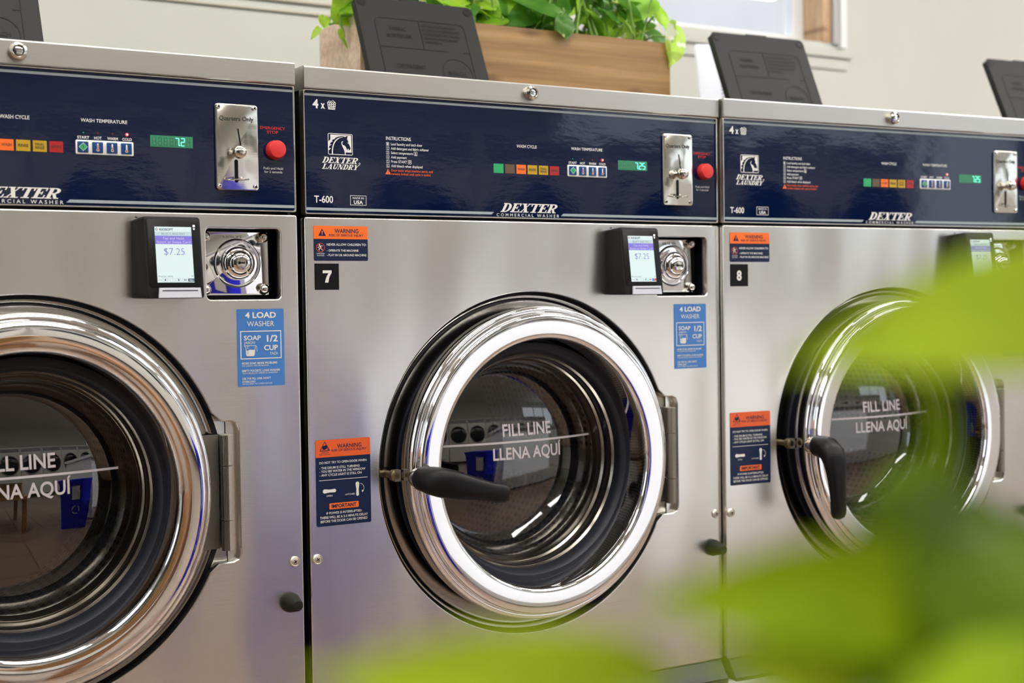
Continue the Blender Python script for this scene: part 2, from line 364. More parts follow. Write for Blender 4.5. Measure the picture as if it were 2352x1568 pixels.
# ---- control panel
def f_control(mb):
    L = []
    for d, y in ((0, .014), (0, .0006), (.0006, -.0012), (.0018, -.0012), (.0026, .0008)):
        L.append([(p[0], y, p[1]) for p in rrect(-.3757+d, .3757-d, .9915+d, 1.1692-d, .0025)])
    mb.loops(L, FRAME, False, False)
    mb.poly(rrect(-.3734, .3734, .9938, 1.1668, .002), .0004, NAVY)
    y = 0.0
    mb.rect(-.3732, .3732, 1.1598, 1.1632, y, PS)
    mb.poly([(-.3732, .9974), (-.0690, .9974), (-.0645, 1.0014), (-.3732, 1.0014)], y, PS)
    mb.poly([(.0576, .9974), (.3732, .9974), (.3732, 1.0014), (.0625, 1.0014)], y, PS)
    mb.slab('DEXTER', -.0535, .0515, 1.0017, 1.0155, y, PW)
    mb.text('C O M M E R C I A L   W A S H E R', -.0600, .0543, .9951, .9996, y, PW, .004)
    mb.text('4', -.3611, -.3520, 1.1427, 1.1552, y, PW, .03)
    mb.text('x', -.3485, -.3420, 1.1427, 1.1538, y, PW, .03)
    # basket of laundry
    bx, bz = -.3317, 1.1419
    for z, w in ((.0098, .0064), (.0073, .0060), (.0048, .0056), (.0023, .0052), (.0004, .0048)): mb.line((bx-w, bz+z), (bx+w, bz+z), .0010, y, PW)
    for k in (-1, -.5, 0, .5, 1): mb.line((bx+.0063*k, bz+.0100), (bx+.0048*k, bz), .0009, y-.0001, PW)
    for a, b in (((-.0058, .0103), (-.0035, .0122)), ((-.0035, .0122), (-.0008, .0112)), ((-.0008, .0112), (.0022, .0130)), ((.0022, .0130), (.0055, .0103))):
        mb.line((bx+a[0], bz+a[1]), (bx+b[0], bz+b[1]), .0009, y-.0001, PW)
    horse(mb, y)
    mb.slab('DEXTER', -.3484, -.2915, 1.0655, 1.0742, y, PW)
    mb.ring(-.2893, 1.0662, .0009, .0014, y, PW, n=12); mb.text('R', -.2897, -.2889, 1.0657, 1.0667, y, PW)
    mb.slab('LAUNDRY', -.3486, -.2890, 1.0568, 1.0642, y, PW)
    mb.text('T-600', -.3609, -.3318, 1.0086, 1.0184, y, PW, .02)
    mb.outline(-.3051, -.2795, 1.0059, 1.0201, .0007, y, PW)
    mb.text('MADE IN', -.3012, -.2834, 1.0149, 1.0178, y, PW, .01); mb.text('USA', -.2995, -.2850, 1.0080, 1.0130, y, PW, .03)
    mb.text('INSTRUCTIONS', -.2461, -.2053, 1.1028, 1.1078, y, PW, .01)
    for i, (t, e) in enumerate((('Load laundry and latch door', -.1864), ('Add detergent and fabric softener', -.1757), ('Select temperature', -.2025), ('Add payment', -.2127), ('Press START', -.2125), ('Add bleach when displayed', -.1867))):
        z = 1.0953-.0064*i; mb.outline(-.2460, -.2412, z-.0007, z+.0042, .0004, y, PW)
        mb.text(str(i+1), -.2446, -.2427, z, z+.0034, y, PW); mb.text(t, -.2384, e, z, z+.0038, y, PW, .008)
    for x0, z in ((-.2008, 1.0820), (-.2108, 1.0692)):
        mb.outline(x0, x0+.0058, z-.0006, z+.0054, .0005, y, PW, .001)
    mb.line((-.1979, 1.0828), (-.1979, 1.0862), .0014, y, PW); mb.disc(-.1979, 1.0828, .0012, y, PW, 10)
    mb.poly([(-.2079, 1.0738), (-.2099, 1.0718), (-.2079, 1.0698), (-.2059, 1.0718)], y, PW); mb.poly([(-.2079, 1.0728), (-.2089, 1.0718), (-.2079, 1.0708), (-.2069, 1.0718)], y-.0001, NAVY)
    mb.poly([(-.2482, 1.0525), (-.2392, 1.0525), (-.2437, 1.0607)], y, PO); mb.rect(-.2441, -.2433, 1.0548, 1.0587, y-.0001, PN); mb.rect(-.2441, -.2433, 1.0532, 1.0540, y-.0001, PN)
    mb.text('Door locks when machine starts, and', -.2384, -.1698, 1.0570, 1.0605, y, PO2, .01); mb.text('remains locked until cycle is ended', -.2384, -.1735, 1.0519, 1.0554, y, PO2, .01)
    for x0, x1, m, t in ((-.0643, -.0467, PG, None), (-.0438, -.0262, PBR, None), (-.0233, -.0059, PO, 'WASH'), (-.0030, .0146, PY, 'RINSE'), (.0176, .0349, PY, 'FR'), (.0381, .0554, PSR, 'SPIN')):
        mb.rect(x0, x1, 1.0613, 1.0755, y, m)
        if t == 'FR': mb.text('FINAL', x0+.003, x1-.003, 1.0692, 1.0725, y-.0002, PDK, .01); mb.text('RINSE', x0+.003, x1-.003, 1.0648, 1.0681, y-.0002, PDK, .01)
        elif t: mb.text(t, x0+.0025, x1-.0025, 1.0668, 1.0704, y-.0002, PDK, .01)
    mb.text('WASH CYCLE', -.0223, .0142, 1.1018, 1.1064, y, PW, .01); mb.text('WASH TEMPERATURE', .0785, .1390, 1.1026, 1.1070, y, PW, .01)
    for t, x0, x1 in (('START', .0736, .0890), ('HOT', .0953, .1050), ('WARM', .1123, .1262), ('COLD', .1320, .1446)): mb.text(t, x0, x1, 1.0806, 1.0842, y, PW, .02)
    for x, m in ((.0816, PG), (.1003, LEDOFF), (.1192, LEDOFF)): mb.disc(x, 1.0886, .0014 if m is LEDOFF else .0009, y, m, 14)
    mb.lathe([(.0022, .0004), (.002, -.001), (.0013, -.0018)], .1382, 1.0886, LEDON, 16); mb.lathe([(.0014, -.0017), (.0007, -.0022)], .1382, 1.0886, LEDW, 12, True)
    mb.text('EMERGENCY', .3240, .3612, 1.1062, 1.1100, y, PR, .02); mb.text('STOP', .3337, .3505, 1.1004, 1.1044, y, PR, .02)
    mb.text('Push and Hold', .3280, .3568, 1.0505, 1.0538, y, PW); mb.text('for 3 seconds', .3292, .3556, 1.0456, 1.0489, y, PW)
def horse(mb, y):
    # measured emblem frame: left, right, top-left, top-right, bottom-left, bottom-right
    q = Quad(262, 1083, 208, 262, 918, 965, -.3384, -.2997, 1.0776, 1.1082)
    mb.outline(-.3384, -.2997, 1.0776, 1.1082, .0009, y, PW, .0022)
    W = [(345, 258), (1035, 300), (1042, 868), (845, 860), (845, 930), (815, 930), (815, 870), (790, 770), (745, 670), (712, 590), (708, 530), (735, 490), (768, 484), (742, 535), (735, 580), (760, 612), (820, 640), (860, 690), (880, 750), (915, 792), (922, 735), (945, 750), (950, 785), (975, 790), (1012, 740), (1008, 712), (985, 650), (960, 590), (945, 570), (905, 550), (918, 535), (945, 535), (930, 480), (905, 430), (900, 405), (915, 345), (938, 318), (880, 325), (838, 352), (780, 330), (700, 325), (600, 340), (520, 370), (480, 392), (505, 410), (430, 425), (385, 472), (432, 480), (350, 530), (325, 585), (388, 592), (310, 640), (295, 705), (362, 718), (285, 785), (280, 495), (345, 420)]
    mb.poly(q.pts(W), y, PW)
    A = [(757, 366), (680, 372), (600, 415), (530, 480), (475, 570), (440, 680), (425, 800), (425, 915), (388, 913), (388, 790), (405, 660), (445, 540), (505, 450), (580, 390), (670, 358), (745, 354)]
    mb.poly(q.pts(A), y-.0001, PW)
def f_btnplate(mb):
    mb.plate(.0712, .1465, 1.0605, 1.0790, -.0012, .0006, .0018, .0006, WHITEP)
def f_btn(i):
    x = (.0733, .0922, .1110, .1298)[i]
    def fn(mb):
        mb.plate(x, x+.0140, 1.0628, 1.0770, -.0026, -.001, .001, .0007, BTNB); y = -.0028; c = x+.0070; z = 1.0699
        if i == 0:
            for k, m in ((.0056, PW), (.0050, PG)): mb.poly([(c, z+k), (c-k, z), (c, z-k), (c+k, z)], y-.00005*(m is PG), m)
            mb.line((c, z-.002), (c, z+.002), .0006, y-.0001, PN)
        else:
            h = (.0050, .0020, -.0010)[i-1]
            mb.poly(rrect(c-.0010, c+.0010, z-.003, z+.0052, .0009, 3), y, PW); mb.disc(c, z-.0034, .0019, y, PW, 14)
            mb.disc(c, z-.0034, .0013, y-.00006, PR, 12); mb.rect(c-.0005, c+.0005, z-.003, z-.0008+h*.8, y-.00006, PR)
            if i == 1: mb.line((c+.001, z+.0012), (c+.0026, z+.0012), .0006, y, PR)
    return fn
def f_lcd(txt):
    def fn(mb):
        mb.rect(.1690, .2275, 1.0746, 1.0900, -.0001, LCD); mb.rect(.1700, .2262, 1.0765, 1.0886, -.0003, LCDL)
        def dg(ch, x, z, w, h, m, y):
            t = .0011; S = {'7': 'abc', '2': 'abged', '5': 'afgcd', '8': 'abcdefg'}[ch]; k = .22
            X = lambda u, v: (x+u*w+v*h*0.0, z+v*h)
            seg = {'a': ((0, 1), (1, 1)), 'b': ((1, 1), (1, .5)), 'c': ((1, .5), (1, 0)), 'd': ((0, 0), (1, 0)), 'e': ((0, .5), (0, 0)), 'f': ((0, 1), (0, .5)), 'g': ((0, .5), (1, .5))}
            for s in S: mb.line(X(*seg[s][0]), X(*seg[s][1]), t, y, m)
        for j in range(7): dg('8', .1722+.0078*j, 1.0772, .0046, .0098, SEGD, -.0004)
        x = .2034
        for ch in txt:
            if ch == '.': mb.rect(x-.0022, x-.0008, 1.0768, 1.0782, -.0006, SEG); x += .0008
            else: dg(ch, x, 1.0772, .0046, .0098, SEG, -.0006); x += .0070
    return fn
def f_coin(mb):
    mb.plate(.2580, .3194, 1.0196, 1.1380, -.0035, .0006, .005, .0012, NICKEL_PLATE)
    mb.text('Quarters Only', .2637, .3132, 1.1150, 1.1208, -.0038, PDK, .02)
    mb.poly([(.2893, 1.1042), (.2912, 1.1042), (.2951, 1.0803), (.2931, 1.0801)], -.0038, PBK)
    mb.poly(rrect(.2845, .2896, 1.0302, 1.0618, .0024), -.0038, PBK)
NICKEL_PLATE = mat('coin_plate_metal', (.66, .64, .58), .14, 1.0)
_n = noise(NICKEL_PLATE, coords(NICKEL_PLATE), 22, 2); _s = noise(NICKEL_PLATE, coords(NICKEL_PLATE, (40, 40, 400)), 1, 2)
LK(NICKEL_PLATE, bump_of(NICKEL_PLATE, _n, .25, .004, bump_of(NICKEL_PLATE, _s, .08, .0003)), BS(NICKEL_PLATE).inputs['Normal'])
def f_coinscrew(x, z):
    def fn(mb):
        mb.lathe([(.0030, -.0034), (.0028, -.0050), (.0018, -.0058), (.0012, -.0058)], x, z, CHROME, 14); mb.lathe([(.0012, -.0057), (.0010, -.0048)], x, z, PBK, 8, True)
    return fn
def f_coinknob(mb): mb.lathe([(.0045, -.0034), (.0045, -.010), (.0080, -.013), (.0092, -.018), (.0082, -.0235), (.0050, -.0262), (.0010, -.0268)], .2868, 1.0705, NICKEL, 24, True)
def f_coinlever(mb):
    P = [(.2868+.0150*math.cos(a), -.0105+.0065*math.sin(a), 1.0338+.0008*math.cos(a)) for a in [2*PI*i/24 for i in range(25)]]
    mb.tube(P, .0011, NICKEL, 6, False)
    mb.box(.2858, .2878, -.012, -.004, 1.0325, 1.0348, PBK)
def f_stop(mb): mb.lathe([(.0135, .0002), (.0135, -.003), (.0128, -.0105), (.0112, -.0128), (.006, -.0136), (.001, -.0137)], .3450, 1.0775, REDB, 32, True)
# ---- labels
def f_warn_children(mb):
    X0, X1, Z0, Z1 = -.3632, -.2786, .9255, .9755; q = Quad(170, 1262, 140, 170, 850, 862, X0, X1, Z0, Z1); y = -.0006
    R = rrect(X0, X1, Z0, Z1, .0022); zm = Z1-(Z1-Z0)*.375
    mb.poly([p for p in R if p[1] < zm]+[(X1, zm), (X0, zm)] if False else R, -.0004, PN)
    mb.poly([(X0, zm), (X1, zm)]+[p for p in R if p[1] > zm], y, PO); y = -.0007
    mb.poly(q.pts([(262, 348), (415, 352), (338, 200)]), y, PN); mb.poly(q.pts([(327, 250), (351, 250), (346, 312), (332, 312)]), y-.0001, PO); mb.disc(*q(339, 326), .0006, y-.0001, PO, 8)
    q.text(mb, 'WARNING', 585, 1075, 297, 215, y, PN, .02); q.text(mb, 'RISK OF SERIOUS INJURY', 477, 1175, 367, 320, y, PN, .015)
    cx, cz = q(300, 585); mb.ring(cx, cz, .0060, .0066, y, PO2)
    mb.disc(*q(283, 528), .0011, y, PW, 12)
    for a, b, w in (((290, 545), (310, 595), .0019), ((295, 550), (345, 552), .0008), ((285, 550), (262, 590), .0008), ((262, 590), (245, 570), .0008), ((305, 595), (280, 605), .0012), ((280, 605), (268, 642), .001), ((308, 592), (325, 620), .0012), ((325, 620), (345, 640), .001)): mb.line(q(*a), q(*b), w, y-.0001, PW)
    mb.line(q(245, 530), q(355, 642), .0008, y-.0002, PO2)
    q.text(mb, 'CHILDREN', 222, 383, 717, 693, y, PW); q.text(mb, 'PLAYING', 235, 372, 758, 733, y, PW)
    q.text(mb, 'NEVER ALLOW CHILDREN TO:', 427, 1228, 553, 507, y, PW, .015); q.text(mb, '- OPERATE THE MACHINE', 427, 1068, 670, 627, y, PW, .015); q.text(mb, '- PLAY IN OR AROUND MACHINE', 427, 1228, 763, 719, y, PW, .015)
def f_warn_door(mb):
    X0, X1, Z0, Z1 = -.3663, -.2805, .5447, .6690; q = Quad(163, 990, 130, 87, 1437, 1360, X0, X1, Z0, Z1); y = -.0006
    R = rrect(X0, X1, Z0, Z1, .0022); zm = Z1-(Z1-Z0)*.2015
    mb.poly(R, -.0004, PN); mb.poly([(X0, zm), (X1, zm)]+[p for p in R if p[1] > zm], y, PO2); y = -.0007
    T = [(228, 290), (374, 283), (302, 152)]
    for i in range(3): mb.line(q(*T[i]), q(*T[(i+1) % 3]), .0010, y, PN)
    mb.poly(q.pts([(262, 240), (275, 215), (330, 200), (342, 215), (335, 240), (318, 262), (300, 272), (270, 270)]), y, PN); mb.line(q(318, 215), q(360, 280), .0008, y, PN)
    q.text(mb, 'OBSERVE', 245, 357, 324, 305, y, PN); q.text(mb, 'PRECAUTIONS', 217, 385, 354, 335, y, PN)
    q.text(mb, 'WARNING', 485, 857, 236, 177, y, PN, .02); q.text(mb, 'RISK OF SERIOUS INJURY', 402, 932, 286, 250, y, PN, .015)
    for t, x1, b, c in (('DO NOT TRY TO OPEN DOOR WHEN:', 935, 466, 433), ('- THE DRUM IS STILL TURNING', 823, 548, 514), ('- YOU SEE WATER IN THE WINDOW', 912, 597, 563), ('- ANY CYCLE LIGHT IS STILL ON', 852, 654, 620)): q.text(mb, t, 217, x1, b, c, y, PW, .012)
    mb.line(q(208, 738), q(942, 685), .0007, y, PW)
    def lever(a, b, r0, r1):
        A, B = q(*a), q(*b); mb.disc(*A, r0, y, PW, 20); mb.disc(*B, r1, y, PW, 20)
        dx, dz = B[0]-A[0], B[1]-A[1]; l = math.hypot(dx, dz); nx, nz = -dz/l, dx/l; M = ((A[0]+B[0])/2, (A[1]+B[1])/2); rm = r1*.82
        mb.poly([(A[0]+nx*r0, A[1]+nz*r0), (A[0]-nx*r0, A[1]-nz*r0), (M[0]-nx*rm, M[1]-nz*rm), (B[0]-nx*r1, B[1]-nz*r1), (B[0]+nx*r1, B[1]+nz*r1), (M[0]+nx*rm, M[1]+nz*rm)], y-.00005, PW)
    lever((290, 898), (436, 886), .0030, .0025); lever((785, 785), (785, 945), .0030, .0022)
    q.text(mb, 'OPEN', 315, 403, 977, 952, y, PW); q.text(mb, 'LATCHED', 597, 745, 952, 929, y, PW)
    C = q(815, 855); mb.ring(C[0], C[1], .0070, .0076, y, PW, -.75, 1.4, 16); a = q(870, 890); mb.poly([(a[0]-.0018, a[1]+.0012), (a[0]+.0016, a[1]+.0012), (a[0]-.0016, a[1]-.0026)], y, PW)
    a, b = q(355, 1160), q(800, 1047); mb.poly(rrect(a[0], b[0], q(577, 1152)[1], q(577, 1062)[1], .0012), y, PO); q.text(mb, 'IMPORTANT', 387, 765, 1132, 1078, y-.0002, PN, .03)
    q.text(mb, 'IF POWER IS INTERRUPTED:', 308, 845, 1224, 1190, y, PW, .012); q.text(mb, 'THERE WILL BE A 2-3 MINUTE DELAY', 213, 938, 1287, 1251, y, PW, .012); q.text(mb, 'BEFORE THE DOOR CAN BE OPENED', 220, 930, 1345, 1309, y, PW, .012)
def f_load(X0, X1, Z0, Z1):
    def fn(mb):
        q = Quad(962, 1353, 876, 876, 1527, 1517, X0, X1, Z0, Z1); y = -.0007; T = q.text
        mb.rect(X0, X1, Z0, Z1, -.0004, PBL)
        T(mb, '4 LOAD', 1030, 1287, 950, 903, y, PW, .03); T(mb, 'WASHER', 1045, 1270, 1021, 979, y, PW, .0)
        a, b = q(987, 1297), q(1328, 1057); mb.outline(a[0], b[0], a[1], b[1], .0013, y, PW)
        T(mb, 'SOAP', 1017, 1157, 1136, 1098, y, PW, .02); T(mb, 'JABÓN', 1017, 1107, 1168, 1147, y, PW); T(mb, '1/2', 1207, 1298, 1149, 1096, y, PW, .025); T(mb, 'CUP', 1183, 1298, 1221, 1179, y, PW, .025); T(mb, 'TAZA', 1230, 1298, 1260, 1237, y, PW)
        C = [(1018, 1182), (1110, 1182), (1102, 1262), (1092, 1269), (1044, 1269), (1035, 1260), (1032, 1200)]
        for i in range(len(C)): mb.line(q(*C[i]), q(*C[(i+1) % len(C)]), .0007, y, PW)
        mb.poly(q.pts([(1070, 1216), (1104, 1218), (1099, 1262), (1092, 1268), (1046, 1268), (1038, 1260), (1036, 1222)]), y, PW)
        for z in (1192, 1205, 1222, 1236, 1250): mb.line(q(1040, z), q(1056, z), .0006, y-.0001, PW if z < 1216 else PBL)
        for s, e in (((1110, 1182), (1120, 1186)), ((1120, 1186), (1125, 1232))): mb.line(q(*s), q(*e), .0006, y, PW)
        for t, x1, bs, cp, bo in (('MORE SOAP, MORE PROBLEMS', 1290, 1337, 1320, .02), ('MÁS JABÓN, MÁS PROBLEMAS', 1220, 1356, 1344, 0), ('EMPTY POCKETS. LOAD WASHER', 1313, 1399, 1382, .02), ('VACÍA BOLSILLOS. CARGA LA LAVADORA', 1293, 1418, 1405, 0), ("USE THE FILL LINE. DON'T", 1235, 1465, 1448, .02), ('OVERLOAD', 1105, 1491, 1475, .02), ('USA LA LÍNEA. NO SOBRECARGUES', 1247, 1507, 1494, 0)): T(mb, t, 998, x1, bs, cp, y, PW, bo)
    return fn
def f_number(n):
    def fn(mb):
        X0, X1, Z0, Z1 = -.3626, -.3250, .8840, .9216; mb.rect(X0, X1, Z0, Z1, -.0004, PBK)
        if n == 7: mb.poly([(-.3503, .9118), (-.3365, .9118), (-.3365, .9082), (-.3392, .9040), (-.3408, .8998), (-.3418, .8943), (-.3470, .8943), (-.3458, .8995), (-.3440, .9038), (-.3412, .9078), (-.3503, .9078)], -.0008, PW)
        else: mb.text(str(n), -.3492, -.3390, .8945, .9108, -.0008, PW, .035)
    return fn
# ---- payment terminal
def term_y(z): return -.0310-.0142*(.9800-z)/.1083
def f_terminal(mb):
    F = rrect(.1480, .2248, .8717, .9798, .004); B = rrect(.1405, .2215, .8725, .9765, .003)
    L = [[(p[0], .0, p[1]) for p in B], [(p[0], -.024, p[1]) for p in rrect(.1418, .2225, .8720, .9782, .004)]]
    L.append([(p[0], term_y(p[1])+.003, p[1]) for p in F]); L.append([(p[0], term_y(p[1])+.0005, p[1]) for p in rrect(.1487, .2241, .8724, .9791, .004)]); L.append([(p[0], term_y(p[1]), p[1]) for p in rrect(.1500, .2228, .8737, .9778, .004)])
    mb.loops(L, PLASTIC, True, True)
    mb.box(.1425, .1455, -.0145, -.0125, .9785, .9800, DARK)
    for i, (a, b) in enumerate(((.9685, .9735), (.9698, .9728))): mb.add([(.14245+.0001*i, -.0180, a), (.14250, -.0120, a+.001), (.14250, -.0120, b-.001), (.14245, -.0180, b)], [(0, 1, 2, 3)], SGR)
def f_bezel(mb):
    mb.T = lambda x, y, z: (x, term_y(z)+y, z); mb.plate(.1512, .2222, .8868, .9770, -.0008, .0006, .004, .0006, BEZEL)
    mb.rect(.2138, .2164, .9662, .9690, -.0011, SIND); mb.poly([(.2138, .9645), (.2164, .9645), (.2151, .9622)], -.0011, SIND)
def f_slot(mb):
    mb.T = lambda x, y, z: (x, term_y(z)+y, z); mb.loops([[(p[0], y, p[1]) for p in ((.1622+d, .8727), (.2200-d, .8727), (.2190-d, .8858-d), (.1636+d, .8858-d))] for y, d in ((.001, 0), (-.0018, 0), (-.0026, .0006))], SLIT, False, True)
    mb.poly(rrect(.1670, .2150, .8815, .8826, .0004, 2), -.0030, PBK)
def f_screen(n):
    def fn(mb):
        mb.T = lambda x, y, z: (x, term_y(z)+y, z)
        a, b, t, s = .1619, .2113, .9662, .8927; y = -.0012; w = b-a; h = t-s
        X = lambda u: a+w*u
        Z = lambda v: t-h*v
        def T(tx, u0, u1, vb, vc, m, bo=0.): mb.text(tx, X(u0), X(u1), Z(vb), Z(vc), y-.0004, m, bo)
        mb.rect(a, b, s, t, y, SW); mb.rect(a, b, Z(.162), Z(.088), y-.0002, SWG); mb.rect(a, b, Z(.312), Z(.162), y-.0002, SV)
        T('KIOSOFT', .13, .50, .068, .028, SD, .03); cx, cz = X(.055), Z(.045); mb.ring(cx, cz, .0011, .0018, y-.0004, SRD, -1.2, 1.9, 12); mb.ring(cx, cz, .0011, .0018, y-.0004, SD, 1.9, 5.0, 12)
        T('SELECT AND PAY', .17, .82, .147, .108, SGR); T('Tap and Hold,', .20, .80, .228, .187, SVL, .005); T('Insert or Swipe Card', .05, .95, .296, .252, SVL, .005)
        T('$7.25', .22, .78, .505, .385, SB, -.012); T('Washer #00%d' % n, .02, .42, .905, .875, SGR)
        for i in range(3): mb.ring(X(.95), Z(.905), .0005+.0007*i, .0008+.0007*i, y-.0004, SGR, .7, 2.4, 6)
        T('G Pay', .01, .12, .965, .943, SGR)
        for u, m in ((.14, SWG), (.33, SWG), (.50, SWG), (.68, SWG)): mb.outline(X(u), X(u+.14), Z(.985), Z(.925), .0002, y-.0004, SGR)
        mb.disc(X(.21), Z(.955), .0011, y-.0005, SD, 10); mb.rect(X(.71), X(.79), Z(.965), Z(.945), y-.0005, SGR); mb.rect(X(.55), X(.59), Z(.975), Z(.935), y-.0005, SGR); mb.ring(X(.40), Z(.955), .0006, .0009, y-.0005, SGR, -1, 1, 6)
        mb.rect(X(.83), X(.995 if n == 6 else .92), Z(.985), Z(.930), y-.0004, SD if n == 6 else SB)
        if n == 6: mb.text('VISA', X(.85), X(.975), Z(.972), Z(.944), y-.0006, SW, .02)
        else: mb.rect(X(.925), X(.995), Z(.985), Z(.930), y-.0004, SRD)
    return fn
# ---- lock plate behind the panel cut-out
def f_lockback(mb):
    R = rrect(.2380, .3560, .8645, .9730, .004)
    mb.loops([[(p[0], y, p[1]) for p in R] for y in (.0135, .062)], DARK, False, True)
def f_lockplate(mb):
    mb.plate(.2360, .3425, .8757, .9650, .0240, .028, .002, .001, CHROME)
    c = (.2955, .9204); mb.lathe([(.0345, .024), (.0337, .0215), (.0322, .0203), (.0308, .0215), (.0302, .0235), (.0300, .034)], *c, CHROME, 48)
    mb.text('KIOSOFT', .2760, .3035, .9555, .9590, .0234, NICKEL, .03)
def f_lockcyl(mb):
    c = (.2955, .9204); mb.lathe([(.0302, .031), (.0235, .031)], *c, PBK, 40)
    mb.lathe([(.0240, .031), (.0238, .0190), (.0228, .0150), (.0200, .0115), (.0165, .0100), (.0155, .0080), (.0120, .0040), (.0080, .0030), (.0078, .0055), (.0068, .0058)], *c, CHROME, 48)
    mb.lathe([(.0070, .0056), (.0020, .0050)], *c, NICKEL, 24, True); mb.box(c[0]-.0048, c[0]+.0040, .0040, .0046, c[1]-.0010, c[1]+.0010, PBK); mb.box(c[0]-.0048, c[0]-.0024, .0038, .0046, c[1]-.0019, c[1]+.0019, PBK)
def f_rivet(x, z):
    return lambda mb: mb.lathe([(.0078, .0238), (.0074, .0200), (.0056, .0165), (.0030, .0150), (.0008, .0147)], x, z, NICKEL, 24, True)
# ---- small fittings
def f_screw(x):
    def fn(mb):
        mb.lathe([(.0076, .0002), (.0074, -.0020), (.0062, -.0034), (.0052, -.0030)], x, .4987, FRAME, 28); mb.lathe([(.0053, -.0030), (.0045, -.0036), (.001, -.0038)], x, .4987, HINGE, 20, True)
        for a in (.5, .5+PI/2): mb.line((x-.003*math.cos(a), .4987-.003*math.sin(a)), (x+.003*math.cos(a), .4987+.003*math.sin(a)), .0011, -.0040, PBK)
    return fn
def f_bumper(mb): mb.lathe([(.0140, .0), (.0140, -.006), (.0132, -.0085), (.0080, -.0300), (.0066, -.0325), (.001, -.0330)], .3545, .4420, BUMPER, 28, True)
# ---- door
def f_surround(mb):
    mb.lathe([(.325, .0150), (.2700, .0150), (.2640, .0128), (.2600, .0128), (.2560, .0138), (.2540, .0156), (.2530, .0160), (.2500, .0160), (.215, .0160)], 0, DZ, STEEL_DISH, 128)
    mb.lathe([(.2690, .0140), (.2610, .0112)], 0, DZ, PBK, 96)
    mb.rect(.2700, .2960, DZ-.115, DZ+.100, .0136, STEEL)
    mb.lathe([(.232, .0175), (.229, .013), (.19, .013), (.189, .05)], 0, DZ, RUBBER, 96)
def f_ring(mb):
    mb.T = lambda x, y, z: (RX+(x-RX)*.968, y, z)
    mb.lathe([(.2245, .0150), (.2245, -.0100)], RX, RZ, RUBBER, 96); mb.lathe([(.224, -.0095), (.2375, -.0095)], RX, RZ, RUBBER, 96)
    mb.lathe([(.2370, -.0095), (.2396, -.0100), (.2405, -.0110), (.2407, -.0120), (.2408, -.0130), (.2410, -.0370), (.2410, -.0380), (.2406, -.0394), (.2396, -.0408), (.2381, -.0421), (.2361, -.0430), (.2341, -.0431), (.2326, -.0424), (.2318, -.0420), (.2315, -.0442), (.2312, -.0472), (.2304, -.0502), (.2289, -.0526), (.2268, -.0540), (.2240, -.0546), (.2198, -.0548), (.2147, -.0547), (.2096, -.0544), (.2045, -.0539), (.1994, -.0531), (.1963, -.0524), (.1940, -.0512), (.1924, -.0492), (.1914, -.0460), (.1904, -.0410), (.1898, -.0330), (.1892, .0060)], RX, RZ, CHROME, 128)
RX, RZ = -.003, DZ+.003
def f_gasket(mb):
    mb.lathe([(.1890, .0100), (.1892, .0020), (.1875, -.0030), (.1830, -.0045), (.1760, -.0030), (.1715, .0020), (.1695, .0100), (.1680, .0300)], 0, DZ, RUBBER, 96)
def f_rim(mb):
    mb.lathe([(.1690, .0200), (.1660, .0240), (.1635, .0235), (.1625, .0290), (.1640, .0420), (.1610, .0455), (.1580, .0440), (.1560, .0500), (.1530, .0560), (.1540, .0640)], 0, DZ, NICKEL_DARK, 96)
NICKEL_DARK = mat('dark_nickel', (.22, .20, .17), .2, 1.0)
RG = .45
def dome_y(r): return .0325+RG-math.sqrt(max(RG*RG-r*r, 0))
def f_glass(mb):
    pr = [(r, dome_y(r)) for r in (.1545, .145, .13, .11, .09, .07, .05, .03, .015, .004)]
    mb.lathe(pr, 0, DZ, GLASS, 72, True)
def f_fill(dx=0.):
    def fn(mb):
        mb.T = lambda x, y, z: (x+dx, dome_y(math.hypot(x+dx, z-DZ))-.0006, z)
        P = [(-.138+(.1435+.138)*i/24, .6408+.0030*i/24) for i in range(25)]
        for p, q in zip(P, P[1:]): mb.line(p, (q[0]+.0002, q[1]), .0032, 0, FILLW)
        rot = .0107
        mb.T = lambda x, y, z: (x+dx, dome_y(math.hypot(x+dx, z-DZ))-.0006, z+rot*x)
        mb.text('FILL LINE', -.034, .0570, .6520, .6710, 0, FILLW, .02); mb.text('LLENA AQUÍ', -.0520, .0765, .6155, .6340, 0, FILLW, .02)
    return fn
FILLW = mat('vinyl_white', (.66, .62, .64), .5)
def f_drum(mb):
    mb.lathe([(.172, .062), (.215, .075), (.215, .50)], 0, DZ, DRUMM, 72)
    mb.lathe([(.215, .50), (.12, .505), (.01, .505)], 0, DZ, DRUMV, 72, True)
    for a in (PI/2+.35, PI/2+.35+2*PI/3, PI/2+.35+4*PI/3):
        c, s = math.cos(a), math.sin(a); L = []
        for y in (.09, .49): L.append([(c*r-s*t, y, DZ+s*r+c*t) for r, t in ((.214, -.03), (.165, -.008), (.165, .008), (.214, .03))])
        mb.loops(L, DRUMV, True, True, False)
